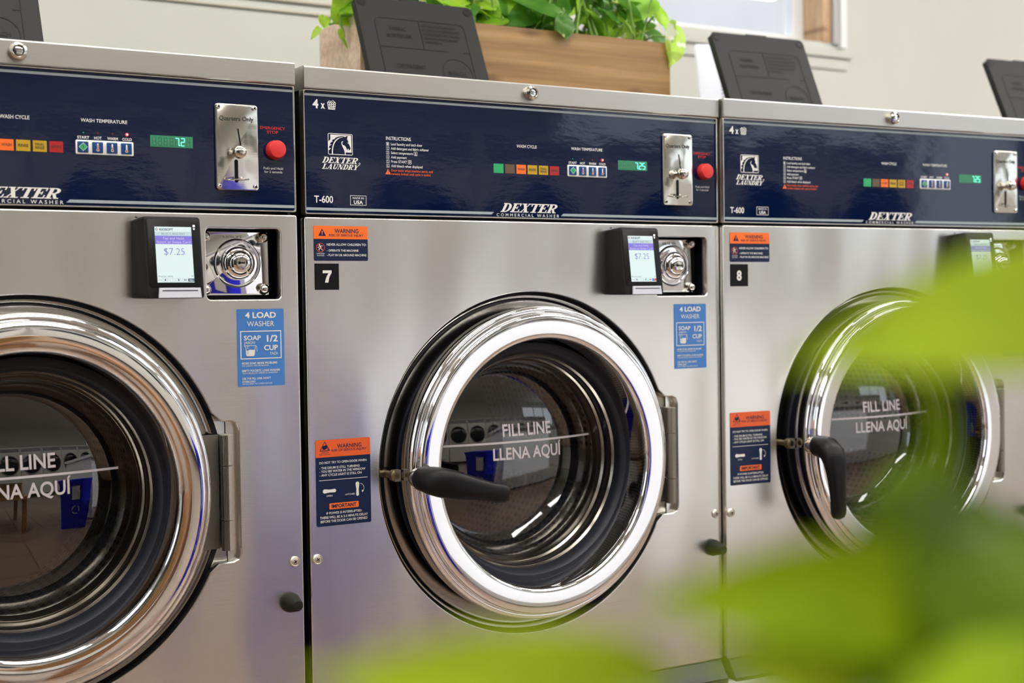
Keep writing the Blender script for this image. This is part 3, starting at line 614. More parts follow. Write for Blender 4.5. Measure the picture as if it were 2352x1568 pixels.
def f_handle(vertical):
    px, pz = -.2235, .6088
    def fn(mb):
        mb.lathe([(.0155, -.0400), (.0155, -.0560), (.0145, -.0580)], px, pz, NICKEL, 24, True)
        mb.lathe([(.0175, -.0550), (.0182, -.0590), (.0178, -.0610)], px, pz, RUBBER, 24, True)
        d = Vector((.973, 0, -.23)).normalized() if not vertical else Vector((.06, 0, -1)).normalized(); e = Vector((0, -1, 0)); sd = d.cross(e)
        o = Vector((px, -.0590, pz))
        # spine: shaft out of the ring, elbow, then the lever; each station: offset along e, along d, half width, half depth, lean
        st = [(0, 0, .0178, .0178, 0), (.010, .000, .0184, .0184, .1), (.022, .002, .0205, .0195, .45), (.0340, .010, .0215, .0165, .95), (.0400, .024, .0212, .0135, 1.3), (.0425, .042, .0190, .0118, 1.5), (.0430, .066, .0158, .0105, 1.57), (.0430, .086, .0142, .0098, 1.57), (.0425, .102, .0146, .0098, 1.57), (.0420, .112, .0140, .0092, 1.57), (.0420, .118, .0110, .0074, 1.57), (.0420, .1210, .0045, .0030, 1.57)]
        L = []
        for ae, ad, hw, hd, ln in st:
            c = o+e*ae+d*ad; n2 = d*math.cos(ln)*-1+e*math.sin(ln)
            L.append([tuple(c+sd*hw*abs(math.cos(t))**.8*math.copysign(1, math.cos(t))+n2*hd*abs(math.sin(t))**.8*math.copysign(1, math.sin(t))) for t in [2*PI*k/20 for k in range(20)]])
        mb.loops(L, HANDLE, True, True)
    return fn
LATCHM = mat('latch_brass', (.20, .165, .09), .4, .9)
DRUMV = mat('drum_vane', (.12, .12, .12), .55, .8)
def f_latch(mb):
    mb.lathe([(.0050, .016), (.0050, .0), (.0085, -.002), (.0085, -.012), (.005, -.014)], -.2445, .6105, LATCHM, 16, True)
    mb.box(-.2475, -.238, -.014, -.004, .602, .619, LEAFPLATE)
def f_hinge(mb):
    for z0, z1 in ((.5270, .5675), (.5685, .6425), (.6435, .6850)):
        mb.lathe([(.0085, z0), (.0085, z1)], .2620, 0, HINGE, 20, True, 'z', -.0105); mb.lathe([(.0085, z1), (.0085, z0)], .2620, 0, HINGE, 20, True, 'z', -.0105)
    mb.box(.225, .2560, .0040, .0070, .5275, .6845, LEAFPLATE); mb.box(.2600, .2700, -.0020, .0150, .5275, .5670, HINGE); mb.box(.2600, .2700, -.0020, .0150, .6440, .6845, HINGE)
# ---- dispenser lid: an open flap hinged on the washer's top, leaning back
def f_lid(cx):
    th = math.radians(24); z0, y0 = 1.2020, .294; H = .219; s, c = math.sin(th), math.cos(th)
    def fn(mb):
        mb.T = lambda x, y, v: (cx+x, y0+v*s+y*c, z0+v*c-y*s)
        P = rrect(-.118, .118, .0, H, .010)
        P = [(-.118, 0), (.118, 0)]+[p for p in rrect(-.118, .118, 0, H, .010) if p[1] > .02]
        for_y = ((.014, 0), (.001, 0), (0, .001))
        L = [[(p[0]*(1-d/.118), y, p[1]-d*(p[1] > .02)) for p in P] for y, d in for_y]
        mb.loops(L, LID, True, True)
        y = -.0006; q = Quad(590, 1985, 0, 60, 1, 1, 0, 1, 0, 1)
        X = lambda u: -.118+.236*u
        def fr(u0, u1, v0, v1, r):
            a = rrect(X(u0), X(u1), v0, v1, r); t = .0014; b = rrect(X(u0)+t, X(u1)-t, v0+t, v1-t, r-t); n = len(a)
            mb.loops([[(p[0], yy, p[1]) for p in l] for l, yy in ((a, .0002), (a, y), (b, y), (b, .0002))], LIDMARK, False, False, False)
        fr(.125, .885, .022, .178, .012)
        mb.box(X(.13), X(.70), y, .0002, .117, .1184, LIDMARK); mb.box(X(.83), X(.88), y, .0002, .117, .1184, LIDMARK); mb.box(X(.492), X(.498), y, .0002, .118, .177, LIDMARK)
        mb.ring(X(.735), .073, .0285, .0300, y, LIDMARK)
        mb.text('FABRIC', X(.235), X(.375), .1530, .1605, y, LIDMARK, .02); mb.text('SOFTENER', X(.205), X(.415), .1380, .1455, y, LIDMARK, .02); mb.text('DETERGENT', X(.235), X(.47), .0760, .0840, y, LIDMARK, .02); mb.text('BLEACH', X(.655), X(.80), .0690, .0770, y, LIDMARK, .02)
        for i, (t, e) in enumerate((('USE ONLY LIQUID PRODUCTS', .80), ('FILL EACH CUP BEFORE START', .835), ('DO NOT POUR OVER THE LINE', .82), ('ADD BLEACH WHEN DISPLAYED', .80), ('WIPE AFTER USE', .66))): mb.text(t, X(.515), X(e), .1650-.0085*i, .1700-.0085*i, y, LIDMARK, .01)
        for k in (-1, 1):
            for r0, r1, yy in ((.0085, .0050, .0), (.0050, .001, .0)):
                mb.ring(k*.1055, H-.0125, r1, r0, -.0008, LIDMARK if r0 > .006 else PBK, n=20)
        mb.box(-.026, .026, .002, .010, H-.001, H+.0035, LID)
    return fn
def f_dispenser(cx):
    def fn(mb): mb.box(cx-.125, cx+.125, .12, .300, 1.2014, 1.2040, LID); mb.box(cx-.110, cx-.01, .135, .285, 1.2040, 1.2046, PBK); mb.box(cx+.01, cx+.110, .135, .285, 1.2040, 1.2046, PBK)
    return fn

CACHE['front'] = front_panel_mesh()
def make_washer(n, loc, rz, label, lid_dx=0., vertical=True, lcd='7.25', load=(.2790, .3470, .7479, .8557), filldx=0.):
    t = empty('washing_machine', loc, rz); tag(t, label, 'washing machine', 'stainless washing machines in a row')
    P = lambda nm, key, fn, lab=None, par=None: part(nm, key, fn, par or t, lab)
    P('cabinet', 'cabinet', f_cabinet, 'black painted cabinet')
    link('front_panel', CACHE['front'], t)['label'] = 'brushed stainless front panel'
    P('lower_panel', 'lower', f_lower); P('kick_rail', 'rail', f_rail, 'dark grey slanted rail')
    P('top_cover', 'top', f_top, 'brushed stainless top cover'); P('lid_lock', 'lock', f_lock, 'round chrome lock')
    P('dispenser_tray', ('tray', lid_dx), f_dispenser(lid_dx))
    P('dispenser_lid', ('lid', lid_dx), f_lid(lid_dx), 'dark grey plastic dispenser lid standing open')
    cp = P('control_panel', 'control', f_control, 'glossy navy control panel with printed lettering')
    bp = P('button_plate', 'bplate', f_btnplate, 'white button plate', cp)
    for i in range(4): P('push_button', ('btn', i), f_btn(i), 'blue button with %s' % ('a green diamond', 'a full thermometer', 'a half full thermometer', 'a low thermometer')[i], cp)
    P('price_display', ('lcd', lcd), f_lcd(lcd), 'green display reading '+lcd, cp)
    P('stop_button', 'stop', f_stop, 'round red stop button', cp)
    k = P('coin_plate', 'coin', f_coin, 'steel coin plate reading Quarters Only')
    for i, (x, z) in enumerate(((.2630, 1.0250), (.3144, 1.0250), (.3144, 1.1330), (.2630, 1.1330))): P('screw', ('cs', i), f_coinscrew(x, z), None, k)
    P('coin_knob', 'cknob', f_coinknob, None, k); P('coin_lever', 'clever', f_coinlever, None, k)
    P('warning_label', 'w1', f_warn_children, 'orange and navy warning label about children')
    P('warning_label', 'w2', f_warn_door, 'tall orange and navy warning label about the door')
    P('load_label', ('load', load), f_load(*load), 'blue label reading 4 LOAD WASHER')
    P('number_label', ('num', n), f_number(n), 'black square reading %d' % n)
    tm = P('payment_terminal', 'term', f_terminal, 'black card terminal')
    P('bezel', 'bezel', f_bezel, None, tm); P('card_slot', 'slot', f_slot, 'lit white card slot', tm); P('screen', ('screen', n), f_screen(n), 'lit screen showing $7.25', tm)
    P('lock_recess', 'lback', f_lockback)
    lp = P('lock_plate', 'lplate', f_lockplate, 'chrome lock plate'); P('lock_cylinder', 'lcyl', f_lockcyl, None, lp)
    for i, (x, z) in enumerate(((.3335, .9568), (.3335, .8840), (.2490, .9568), (.2490, .8840))): P('rivet', ('rv', i), f_rivet(x, z), None, lp)
    P('screw', 'scl', f_screw(-.3664)); P('screw', 'scr', f_screw(.3632)); P('door_bumper', 'bump', f_bumper, 'black rubber bumper')
    P('door_surround', 'surr', f_surround); P('drum', 'drum', f_drum, 'perforated steel drum')
    d = P('door', 'ring', f_ring, 'round chrome door ring')
    P('gasket', 'gasket', f_gasket, 'black rubber gasket', d); P('glass_rim', 'rim', f_rim, None, d); P('glass', 'glass', f_glass, None, d)
    P('fill_line', ('fill', filldx), f_fill(filldx), 'white lettering reading FILL LINE, LLENA AQUÍ', d)
    P('handle', ('handle', vertical), f_handle(vertical), 'black handle turned down' if vertical else 'black handle turned sideways', d)
    P('latch', 'latch', f_latch, None, d); P('hinge', 'hinge', f_hinge, None, d)
    return t
A8 = -.05264
P8 = Vector((1.20285, -.03013, .0005))
make_washer(6, (-.31708, -.00705, .0018), .00394, 'stainless washer left of number 7, cut off by the picture edge, display reading 7.2', lid_dx=-.0100, lcd='7.2', load=(.2845, .3535, .7490, .8563), filldx=-.012)
make_washer(7, (.4493, 0, 0), 0, 'stainless washer bearing number 7, its black door handle turned sideways', vertical=False)
make_washer(8, P8, A8, 'stainless washer bearing number 8, its door handle turned down, half hidden by leaves', filldx=-.003)
make_washer(9, P8+Vector((.766*math.cos(A8), .766*math.sin(A8), 0)), A8, 'last stainless washer beyond number 8, only its dark open lid showing')

# ------------------------------------------------------------------ the room
FX0, FX1, FZ0, FZ1 = 4.9, 8.2, .25, 2.75
X0R, X1R, Y0R, Y1R, ZC = -4.5, 8.5, -6.6, 1.30, 3.0
WALL = mat('wall_paint', (.60, .605, .55), .6)
_wn = noise(WALL, coords(WALL, (1, 1, 1)), 1.6, 3); LK(WALL, ramp(WALL, _wn, [(.35, (.58, .585, .53)), (.65, (.625, .63, .575))]), BS(WALL).inputs['Base Color'])
LK(WALL, bump_of(WALL, noise(WALL, coords(WALL), 120, 2), .05, .002), BS(WALL).inputs['Normal'])
CEIL = mat('ceiling_paint', (.74, .73, .69), .8)
FLOOR = mat('floor_tile', (.2, .1, .05), .22)
def _floor():
    m = FLOOR; br = N(m, 'ShaderNodeTexBrick'); LK(m, coords(m), br.inputs['Vector'])
    br.offset = 0; br.inputs['Scale'].default_value = 1; br.inputs['Brick Width'].default_value = .33; br.inputs['Row Height'].default_value = .33; br.inputs['Mortar Size'].default_value = .006
    br.inputs['Color1'].default_value = (.27, .185, .13, 1); br.inputs['Color2'].default_value = (.23, .155, .108, 1); br.inputs['Mortar'].default_value = (.12, .07, .045, 1)
    LK(m, br.outputs['Color'], BS(m).inputs['Base Color'])
_floor()
def wood(name, c0, c1, c2, axis=(1.3, 13, 13), rough=.45, seed=0.):
    m = mat(name, c1, rough); v = coords(m, axis, (seed, seed*.7, seed*.3))
    n = noise(m, v, 1.7, 6, .62); w = N(m, 'ShaderNodeTexWave', wave_type='BANDS', bands_direction='Z'); LK(m, v, w.inputs['Vector'])
    w.inputs['Scale'].default_value = .55; w.inputs['Distortion'].default_value = 5; w.inputs['Detail'].default_value = 3; w.inputs['Detail Scale'].default_value = .8
    mx = N(m, 'ShaderNodeMix', data_type='FLOAT'); mx.inputs[0].default_value = .25; LK(m, n, mx.inputs[2]); LK(m, w.outputs['Fac'], mx.inputs[3])
    col = ramp(m, mx.outputs[0], [(.33, c0), (.5, c1), (.66, c2)])
    sp = N(m, 'ShaderNodeSeparateXYZ'); cb = N(m, 'ShaderNodeCombineXYZ'); LK(m, coords(m, (2.6, 1, 7.5), (seed+.3, .2, .1)), sp.inputs[0]); LK(m, sp.outputs[0], cb.inputs[0]); LK(m, sp.outputs[2], cb.inputs[1])
    vo = N(m, 'ShaderNodeTexVoronoi', voronoi_dimensions='2D'); vo.inputs['Scale'].default_value = 1.7; LK(m, cb.outputs[0], vo.inputs['Vector'])
    fine = ramp(m, noise(m, coords(m, (axis[0]*2.2, axis[1]*9, axis[2]*9), (seed, 0, 0)), 1.0, 3), [(.3, (.80, .77, .73)), (.62, (1.06, 1.05, 1.04))])
    mf = N(m, 'ShaderNodeMix', data_type='RGBA', blend_type='MULTIPLY'); mf.inputs[0].default_value = 1; LK(m, col, mf.inputs[6]); LK(m, fine, mf.inputs[7]); col = mf.outputs[2]
    k = ramp(m, vo.outputs['Distance'], [(.03, (.42, .33, .26)), (.14, (1, 1, 1))])
    mu = N(m, 'ShaderNodeMix', data_type='RGBA', blend_type='MULTIPLY'); mu.inputs[0].default_value = .8; LK(m, col, mu.inputs[6]); LK(m, k, mu.inputs[7])
    LK(m, mu.outputs[2], BS(m).inputs['Base Color']); return m
PLANTW = wood('planter_wood', (.215, .118, .038), (.285, .163, .058), (.335, .202, .078))
LITENDW = wood('lit_end_wood', (.72, .50, .36), (.80, .59, .44), (.86, .66, .51), (4, 10, 10), .5, 5.2)  # end boards: light from the side put into the colour as paler wood
TABLEW = wood('table_wood', (.30, .15, .07), (.42, .22, .11), (.50, .29, .15), (1.5, 8, 8), .3, 3.1)
JAMBW = wood('jamb_wood', (.40, .22, .11), (.55, .34, .18), (.62, .42, .25), (9, 9, 1.2), .4, 1.7)
ALU = mat('white_frame', (.86, .87, .88), .4)
CONDUIT = mat('conduit_paint', (.60, .55, .45), .5)
GREYT = mat('grey_trim', (.48, .48, .47), .5)
def struct(name, mb, parent=None):
    o = mb.build(name, parent)
    if not parent: o['kind'] = 'structure'
    return o
mb = MB(); mb.box(X0R-.2, X1R+.2, Y0R-.2, Y1R+.2, -.12, 0, FLOOR); struct('floor', mb)
mb = MB(); mb.box(X0R-.2, X1R+.2, Y0R-.2, Y1R+.2, ZC, ZC+.1, CEIL); struct('ceiling', mb)
WX0, WX1, WZ0, WZ1 = .80, 2.345, 1.640, 2.86
def wall_with_opening(mb, x0, x1, yf, yb, a, b, z0, z1):      # a wall in x with one opening
    mb.box(x0, a, yf, yb, 0, ZC, WALL); mb.box(b, x1, yf, yb, 0, ZC, WALL); mb.box(a, b, yf, yb, 0, z0, WALL); mb.box(a, b, yf, yb, z1, ZC, WALL)
mb = MB(); wall_with_opening(mb, X0R-.2, X1R+.2, Y1R, Y1R+.16, WX0, WX1, WZ0, WZ1); struct('wall_back', mb)
LY0, LY1 = -3.2, .9
mb = MB(); mb.box(X0R-.15, X0R, Y0R, LY0, 0, ZC, WALL); mb.box(X0R-.15, X0R, LY1, Y1R, 0, ZC, WALL); mb.box(X0R-.15, X0R, LY0, LY1, 0, 1.0, WALL); mb.box(X0R-.15, X0R, LY0, LY1, FZ1, ZC, WALL); struct('wall_left', mb)
# front wall: dryers stand before it, daylight comes through a shop window beside them
mb = MB(); wall_with_opening(mb, X0R-.2, X1R+.2, Y0R-.16, Y0R, FX0, FX1, FZ0, FZ1); struct('wall_front', mb)
RY0, RY1 = -5.8, -2.4
mb = MB(); mb.box(X1R, X1R+.15, Y0R, RY0, 0, ZC, WALL); mb.box(X1R, X1R+.15, RY1, Y1R, 0, ZC, WALL); mb.box(X1R, X1R+.15, RY0, RY1, 0, FZ0, WALL); mb.box(X1R, X1R+.15, RY0, RY1, FZ1, ZC, WALL); struct('wall_right', mb)
# back window
w1 = empty('window_1', (0, Y1R, 0)); w1['kind'] = 'structure'
mb = MB(); mb.box(WX1-.034, WX1-.002, .0, .155, WZ0-.002, WZ1, JAMBW); mb.build('jamb', w1)
mb = MB()
for a, b, c, d in ((WX1-.075, WX1-.034, WZ0, WZ1), (WX0, WX0+.05, WZ0, WZ1), (WX0+.05, WX1-.075, WZ0, WZ0+.03), (WX0+.05, WX1-.075, WZ1-.04, WZ1)): mb.box(a, b, .085, .125, c, d, ALU)
mb.build('window_frame', w1)
mb = MB(); mb.box(WX0+.05, WX1-.075, .103, .107, WZ0+.03, WZ1-.04, PANE); mb.build('pane', w1)
mb = MB(); mb.box(WX1+.000, WX1+.022, -.012, -.0005, WZ0-.004, WZ1+.02, GREYT); mb.box(WX1+.022, WX1+.046, -.020, -.0005, WZ0-.016, WZ1+.02, ALU); mb.build('casing', w1)
mb = MB(); mb.box(WX0-.05, WX1+.075, -.016, -.0005, WZ0-.045, WZ0-.022, WALL); mb.box(WX0-.03, WX1+.060, -.007, -.0005, WZ0-.080, WZ0-.047, WALL); o = mb.build('window_sill', w1)
for i, (z, yy) in enumerate(((1.592, .0055), (1.566, .0045))):
    mb = MB(); mb.tube([(X0R+.01, Y1R-yy, z), (WX0-.1, Y1R-yy, z)], .0035 if i else .0045, CONDUIT, 10); struct('trim_%d' % (i+1), mb)
# shop windows
def shop_window(name, along, a, b, at, n, FZ0=FZ0):
    w = empty(name, (0, 0, 0)); w['kind'] = 'structure'; mb = MB(); g = MB(); st = (b-a)/n
    def bx(q, u0, u1, d0, d1, z0, z1, m):
        if along == 'x': q.box(u0, u1, at+d0, at+d1, z0, z1, m)
        else: q.box(at+d0, at+d1, u0, u1, z0, z1, m)
    for i in range(n+1): u = a+st*i; bx(mb, max(a, u-.03), min(b, u+.03), .04, .1, FZ0, FZ1, ALU)
    bx(mb, a, b, .04, .1, FZ0, FZ0+.06, ALU); bx(mb, a, b, .04, .1, FZ1-.06, FZ1, ALU); bx(g, a+.03, b-.03, .068, .072, FZ0+.06, FZ1-.06, PANE)
    mb.build('window_frame', w); g.build('pane', w)
shop_window('window_2', 'x', FX0, FX1, Y0R-.16, 3); shop_window('window_3', 'y', RY0, RY1, X1R, 5); shop_window('window_4', 'y', LY0, LY1, X0R-.15, 4, 1.0)
# neighbouring building seen through the back window
OUT = mat('outside_render', (.62, .62, .65), .8)
LK(OUT, ramp(OUT, noise(OUT, coords(OUT), 1.2, 3), [(.3, (.60, .575, .59)), (.7, (.72, .69, .70))]), BS(OUT).inputs['Base Color'])
mb = MB(); mb.box(-3, 10, 4.5, 4.8, -.1, 3.4, OUT); mb.box(-3, 10, 4.35, 4.5, 1.55, 1.62, OUT)
for x in (2.2, 3.6, 5.2, 6.4): mb.box(x, x+.05, 4.44, 4.5, 1.0, 3.4, OUT)
o = mb.build('building'); tag(o, 'pale grey building wall outside the window above the planter', 'building')
mb = MB(); mb.box(-6, 14, 1.5, 4.5, -.14, -.12, OUT); struct('ground_outside', mb)

# ------------------------------------------------------------------ wooden planter on the washers
def planter(name, x0, x1, y0, y1, z0, z1, label, wmat):
    t = empty(name, ((x0+x1)/2, (y0+y1)/2, z0)); tag(t, label, 'planter'); a, b, h = (x1-x0)/2, (y1-y0)/2, z1-z0; th = .018
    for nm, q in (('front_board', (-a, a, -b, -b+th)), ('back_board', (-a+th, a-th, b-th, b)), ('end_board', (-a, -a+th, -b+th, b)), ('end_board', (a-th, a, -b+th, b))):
        mb = MB(); mb.box(*q, .0, h, LITENDW if nm == 'end_board' else wmat); mb.build(nm, t)
    mb = MB(); mb.box(-a+th, a-th, -b+th, b-th, .004, h-.03, SOIL); mb.build('soil', t)
    return t
SOIL = mat('soil', (.05, .032, .02), .95)
PX0, PX1, PY0, PY1, PZ0, PZ1 = .360, 1.036, .402, .600, 1.2032, 1.3800
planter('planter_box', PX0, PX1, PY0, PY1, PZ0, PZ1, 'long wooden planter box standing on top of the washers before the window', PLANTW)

def leafmat(name, c0, c1, trans, var=(.75, .78, .30), vs=.62):
    m = bpy.data.materials.new(name); m.use_nodes = True; b = BS(m); MATS[name] = m; near = name.startswith('near')
    n = noise(m, coords(m), 38, 3); n2 = noise(m, coords(m, (1, 1, 1), (3, 1, 2)), 22, 4)
    c = ramp(m, n, [(.3, c0), (.7, c1)])
    v = ramp(m, n2, [(vs, (0, 0, 0)), (vs+.04, (1, 1, 1))])
    mx = N(m, 'ShaderNodeMix', data_type='RGBA'); LK(m, v, mx.inputs[0]); LK(m, c, mx.inputs[6]); mx.inputs[7].default_value = (*var, 1)
    LK(m, mx.outputs[2], b.inputs['Base Color']); b.inputs['Roughness'].default_value = .65 if near else .38; b.inputs['Specular IOR Level'].default_value = .12 if near else .5
    t = N(m, 'ShaderNodeBsdfTranslucent'); g = N(m, 'ShaderNodeGamma'); g.inputs[1].default_value = .85; LK(m, mx.outputs[2], g.inputs[0]); LK(m, g.outputs[0], t.inputs[0])
    ms = N(m, 'ShaderNodeMixShader'); ms.inputs[0].default_value = trans; LK(m, b.outputs[0], ms.inputs[1]); LK(m, t.outputs[0], ms.inputs[2])
    LK(m, ms.outputs[0], m.node_tree.nodes['Material Output'].inputs[0]); return m
LEAF1 = leafmat('leaf_green', (.05, .18, .02), (.11, .28, .03), .45)
LEAF2 = leafmat('leaf_lime', (.32, .60, .03), (.48, .74, .06), .6)
LEAF3 = leafmat('leaf_mid', (.18, .40, .02), (.32, .56, .05), .55)
LEAF4 = leafmat('leaf_variegated', (.40, .66, .06), (.55, .76, .12), .6, (.90, .92, .74), .52)
STEM = mat('stem_green', (.16, .30, .05), .45)
NEARL = leafmat('near_leaf_lime', (.29, .43, .012), (.35, .48, .016), .45, (.44, .56, .03), .7)
NEARD = leafmat('near_leaf_green', (.066, .122, .0), (.10, .165, .001), .3, (.14, .22, .006), .72)
NEARM = leafmat('near_leaf_mid', (.20, .32, .002), (.26, .38, .004), .4, (.3, .42, .015), .72)
def leaf(mb, base, tip, normal, width, m, droop=.12, fold=.18):
    base, tip = Vector(base), Vector(tip); ax = tip-base; L = ax.length; ax.normalize()
    n = Vector(normal); n = (n-ax*n.dot(ax)).normalized(); sd = ax.cross(n)
    prof = [(-.10, .16), (-.06, .62), (.04, .90), (.16, 1.0), (.30, .99), (.45, .90), (.60, .73), (.74, .50), (.86, .27), (.95, .09), (1.0, .008)]
    v = []; f = []; K = 9
    for i, (t, w) in enumerate(prof):
        for k in range(K):
            s = (k/(K-1)-.5)*2; hw = w*width/2
            tt = t if abs(s) > .05 or t >= 0 else 0.0
            lob = -.08*abs(s)**1.5*(1-t) if t < .3 else 0
            p = base+ax*(tt+lob)*L+sd*s*hw+n*(fold*abs(s)*hw*.9-droop*L*t*t+.05*width*math.sin(5*t+2*s))
            v.append(tuple(p))
    for i in range(len(prof)-1):
        for k in range(K-1): f.append((i*K+k, i*K+k+1, (i+1)*K+k+1, (i+1)*K+k))
    mb.add(v, f, m, True)
def arc(a, b, up, n=8):
    a, b = Vector(a), Vector(b); c = (a+b)/2+Vector((0, 0, up))
    return [tuple(a*(1-t)**2+c*2*t*(1-t)+b*t*t) for t in [i/(n-1) for i in range(n)]]
def back_plant(name, label, xs, count, special, seed):
    rnd = random.Random(seed); t = empty(name, (sum(xs)/2, .5, PZ1-.03)); tag(t, label, 'plant', 'trailing plants in the wooden planter')
    F = MB(); S = MB(); o = Vector(t.location)
    F.T = S.T = lambda x, y, z: (x-o.x, y-o.y, z-o.z)
    for i in range(count):
        x = rnd.uniform(*xs); y = rnd.uniform(.435, .575); h = rnd.uniform(-.035, .085) if rnd.random() < .8 else rnd.uniform(.08, .15)
        r = Vector((x+rnd.uniform(-.01, .01), y, PZ1-.032)); d = Vector((rnd.uniform(-.05, .05), rnd.uniform(-.06, .05), .05+h)); e = r+d
        S.tube(arc(r, e, .015), [.0024]*7+[.0018], STEM, 6)
        a = rnd.uniform(0, 2*PI); L = rnd.uniform(.065, .105); dirn = Vector((math.cos(a), math.sin(a)*.7, rnd.uniform(-.7, .25))).normalized()
        tip = e+dirn*L
        if tip.z < PZ1: tip.z = PZ1+.005
        tip.y = max(tip.y, .455); e.y = max(e.y, .445)
        nn = Vector((rnd.uniform(-.4, .4), -.55+rnd.uniform(-.4, .4), .8))
        leaf(F, e, tip, nn, L*rnd.uniform(.68, .85), rnd.choice((LEAF1, LEAF2, LEAF3, LEAF3, LEAF2, LEAF1)), rnd.uniform(.05, .3), rnd.uniform(.05, .3))
    for (st, b, tp, nn, w, m) in special:
        S.tube(st, [.0022]*len(st), STEM, 6); leaf(F, b, tp, nn, w, m, .1, .15)
    F.build('foliage', t, 180); S.build('stem', t, 180)
def on_y(px, py, y):
    d = _r*(px-1176)/FPX-_u*(py-784)/FPX+_f; return CAM+d*((y-CAM.y)/d.y)
G = on_y
vine1 = [tuple(p) for p in (G(860, 40, .50), G(820, 32, .50), G(790, 36, .49), G(775, 50, .48), G(757, 56, .47))]
vine2 = [tuple(p) for p in (G(820, 34, .47), G(785, 36, .46), G(782, 55, .46), G(788, 70, .46), G(790, 85, .46))]
back_plant('trailing_plant', 'trailing plant at the planter end left of the tall black lid, two thin vines hanging', (.385, .56), 24, [
    (vine1, G(745, 40, .475), G(746, 66, .47), (.1, -1, .4), .026, LEAF2), (vine1[-2:], G(732, 66, .47), G(714, 90, .465), (-.3, -1, .2), .013, LEAF2),
    (vine2, G(782, 70, .455), G(788, 96, .455), (-.2, -1, .2), .012, LEAF2), (vine2[-2:], G(788, 88, .455), G(801, 114, .455), (.2, -1, .2), .007, LEAF3),
    (vine1[:2], G(795, 40, .47), G(770, -20, .46), (-.3, -1, .3), .055, LEAF2), (vine1[:2], G(815, 45, .47), G(780, 56, .46), (.2, -.8, .6), .03, LEAF2)], 11)
back_plant('trailing_plant', 'trailing plant in the middle of the planter, a dark pointed leaf over the front board', (.55, .83), 74, [
    ([tuple(p) for p in (G(1230, 65, .47), G(1250, 30, .44), G(1290, 30, .41))], G(1292, 46, .395), G(1304, 90, .388), (.25, -1, .25), .058, LEAF1),
    ([tuple(p) for p in (G(1190, 65, .47), G(1200, 20, .44))], G(1200, 5, .42), G(1320, 34, .40), (.1, -.7, .8), .07, LEAF1),
    ([tuple(p) for p in (G(1170, 65, .47), G(1180, 30, .45))], G(1215, 28, .44), G(1165, 58, .42), (.1, -.9, .5), .05, LEAF1)], 5)
back_plant('trailing_plant', 'trailing plant at the window end of the planter, a pale leaf drooping past the corner', (.80, 1.01), 40, [
    ([tuple(p) for p in (G(1480, 95, .46), G(1500, 82, .43), G(1530, 84, .41), G(1545, 95, .40))], G(1552, 68, .41), G(1546, 152, .39), (.3, -1, .2), .066, LEAF4),
    ([tuple(p) for p in (G(1460, 85, .48), G(1490, 50, .46), G(1510, 30, .45))], G(1500, 15, .45), G(1538, 66, .43), (.2, -.8, .6), .06, LEAF2),
    ([tuple(p) for p in (G(1455, 85, .48), G(1470, 40, .46))], G(1492, 2, .44), G(1440, 52, .43), (-.1, -.8, .6), .055, LEAF3),
    ([tuple(p) for p in (G(1400, 85, .48), G(1420, 40, .46))], G(1380, 22, .44), G(1430, 52, .43), (-.1, -.5, .9), .05, LEAF1)], 8)

# spiral-bound white notepad leaning behind the lid of washer 8
def notepad():
    p = at_depth(1604, 62, 3.03); p.z = 1.2030
    t = empty('notepad', p, -.36); tag(t, 'white notepad with a spiral binding propped up behind the open lid of washer 8', 'notepad')
    s, c = math.sin(.24), math.cos(.24); PAPER = leafmat('paper_white', (.88, .89, .93), (.90, .91, .94), .6, (.9, .9, .95))
    mb = MB(); mb.T = lambda x, y, v: (x+.0+.012, y*c+v*s, v*c-y*s); mb.box(0, .19, 0, .012, .001, .2330, PAPER); mb.build('pages', t)
    mb = MB(); mb.T = lambda x, y, v: (x+.012, y*c+v*s, v*c-y*s)
    for i in range(14):
        z = .055+.0085*i; mb.tube([(.055+.006*math.cos(a), -.001-.004*math.sin(a), z+.002*a/PI) for a in [PI*k/6 for k in range(7)]], .0009, PBK, 6)
    mb.build('spiral_binding', t)
notepad()

# ------------------------------------------------------------------ table, planter and plant close to the lens
def table(name, x0, x1, y0, y1, h, label):
    t = empty(name, ((x0+x1)/2, (y0+y1)/2, 0)); tag(t, label, 'table'); a, b = (x1-x0)/2, (y1-y0)/2
    mb = MB(); mb.box(-a, a, -b, b, h-.035, h, TABLEW); mb.build('table_top', t)
    for sx in (-1, 1):
        for sy in (-1, 1): mb = MB(); mb.box(sx*(a-.06)-.025, sx*(a-.06)+.025, sy*(b-.06)-.025, sy*(b-.06)+.025, 0, h-.035, TABLEW); mb.build('leg', t)
table('side_table', -.62, .12, -2.30, -1.52, .46, 'low wooden table beside the camera carrying the near planter')
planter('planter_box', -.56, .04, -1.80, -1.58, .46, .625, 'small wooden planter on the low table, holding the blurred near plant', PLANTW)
def near_plant():
    t = empty('trailing_plant', (-.25, -1.69, .61)); tag(t, 'large blurred lime green plant right before the lens', 'plant'); o = Vector(t.location)
    F = MB(); S = MB(); F.T = S.T = lambda x, y, z: (x-o.x, y-o.y, z-o.z)
    root = Vector((-.25, -1.69, .595)); A = at_depth
    for (bp, tp, w, m, nn, rx) in NEAR:
        b, e = A(*bp), A(*tp); leaf(F, b, e, Vector(nn) if len(nn) == 3 else -_f, w, m, .10, .12)
        r = Vector((max(-.50, min(0., b.x+rx)), -1.69, .595))
        S.tube(arc(r, b, .02), .0022, STEM, 7)
    F.build('foliage', t, 180); S.build('stem', t, 180)
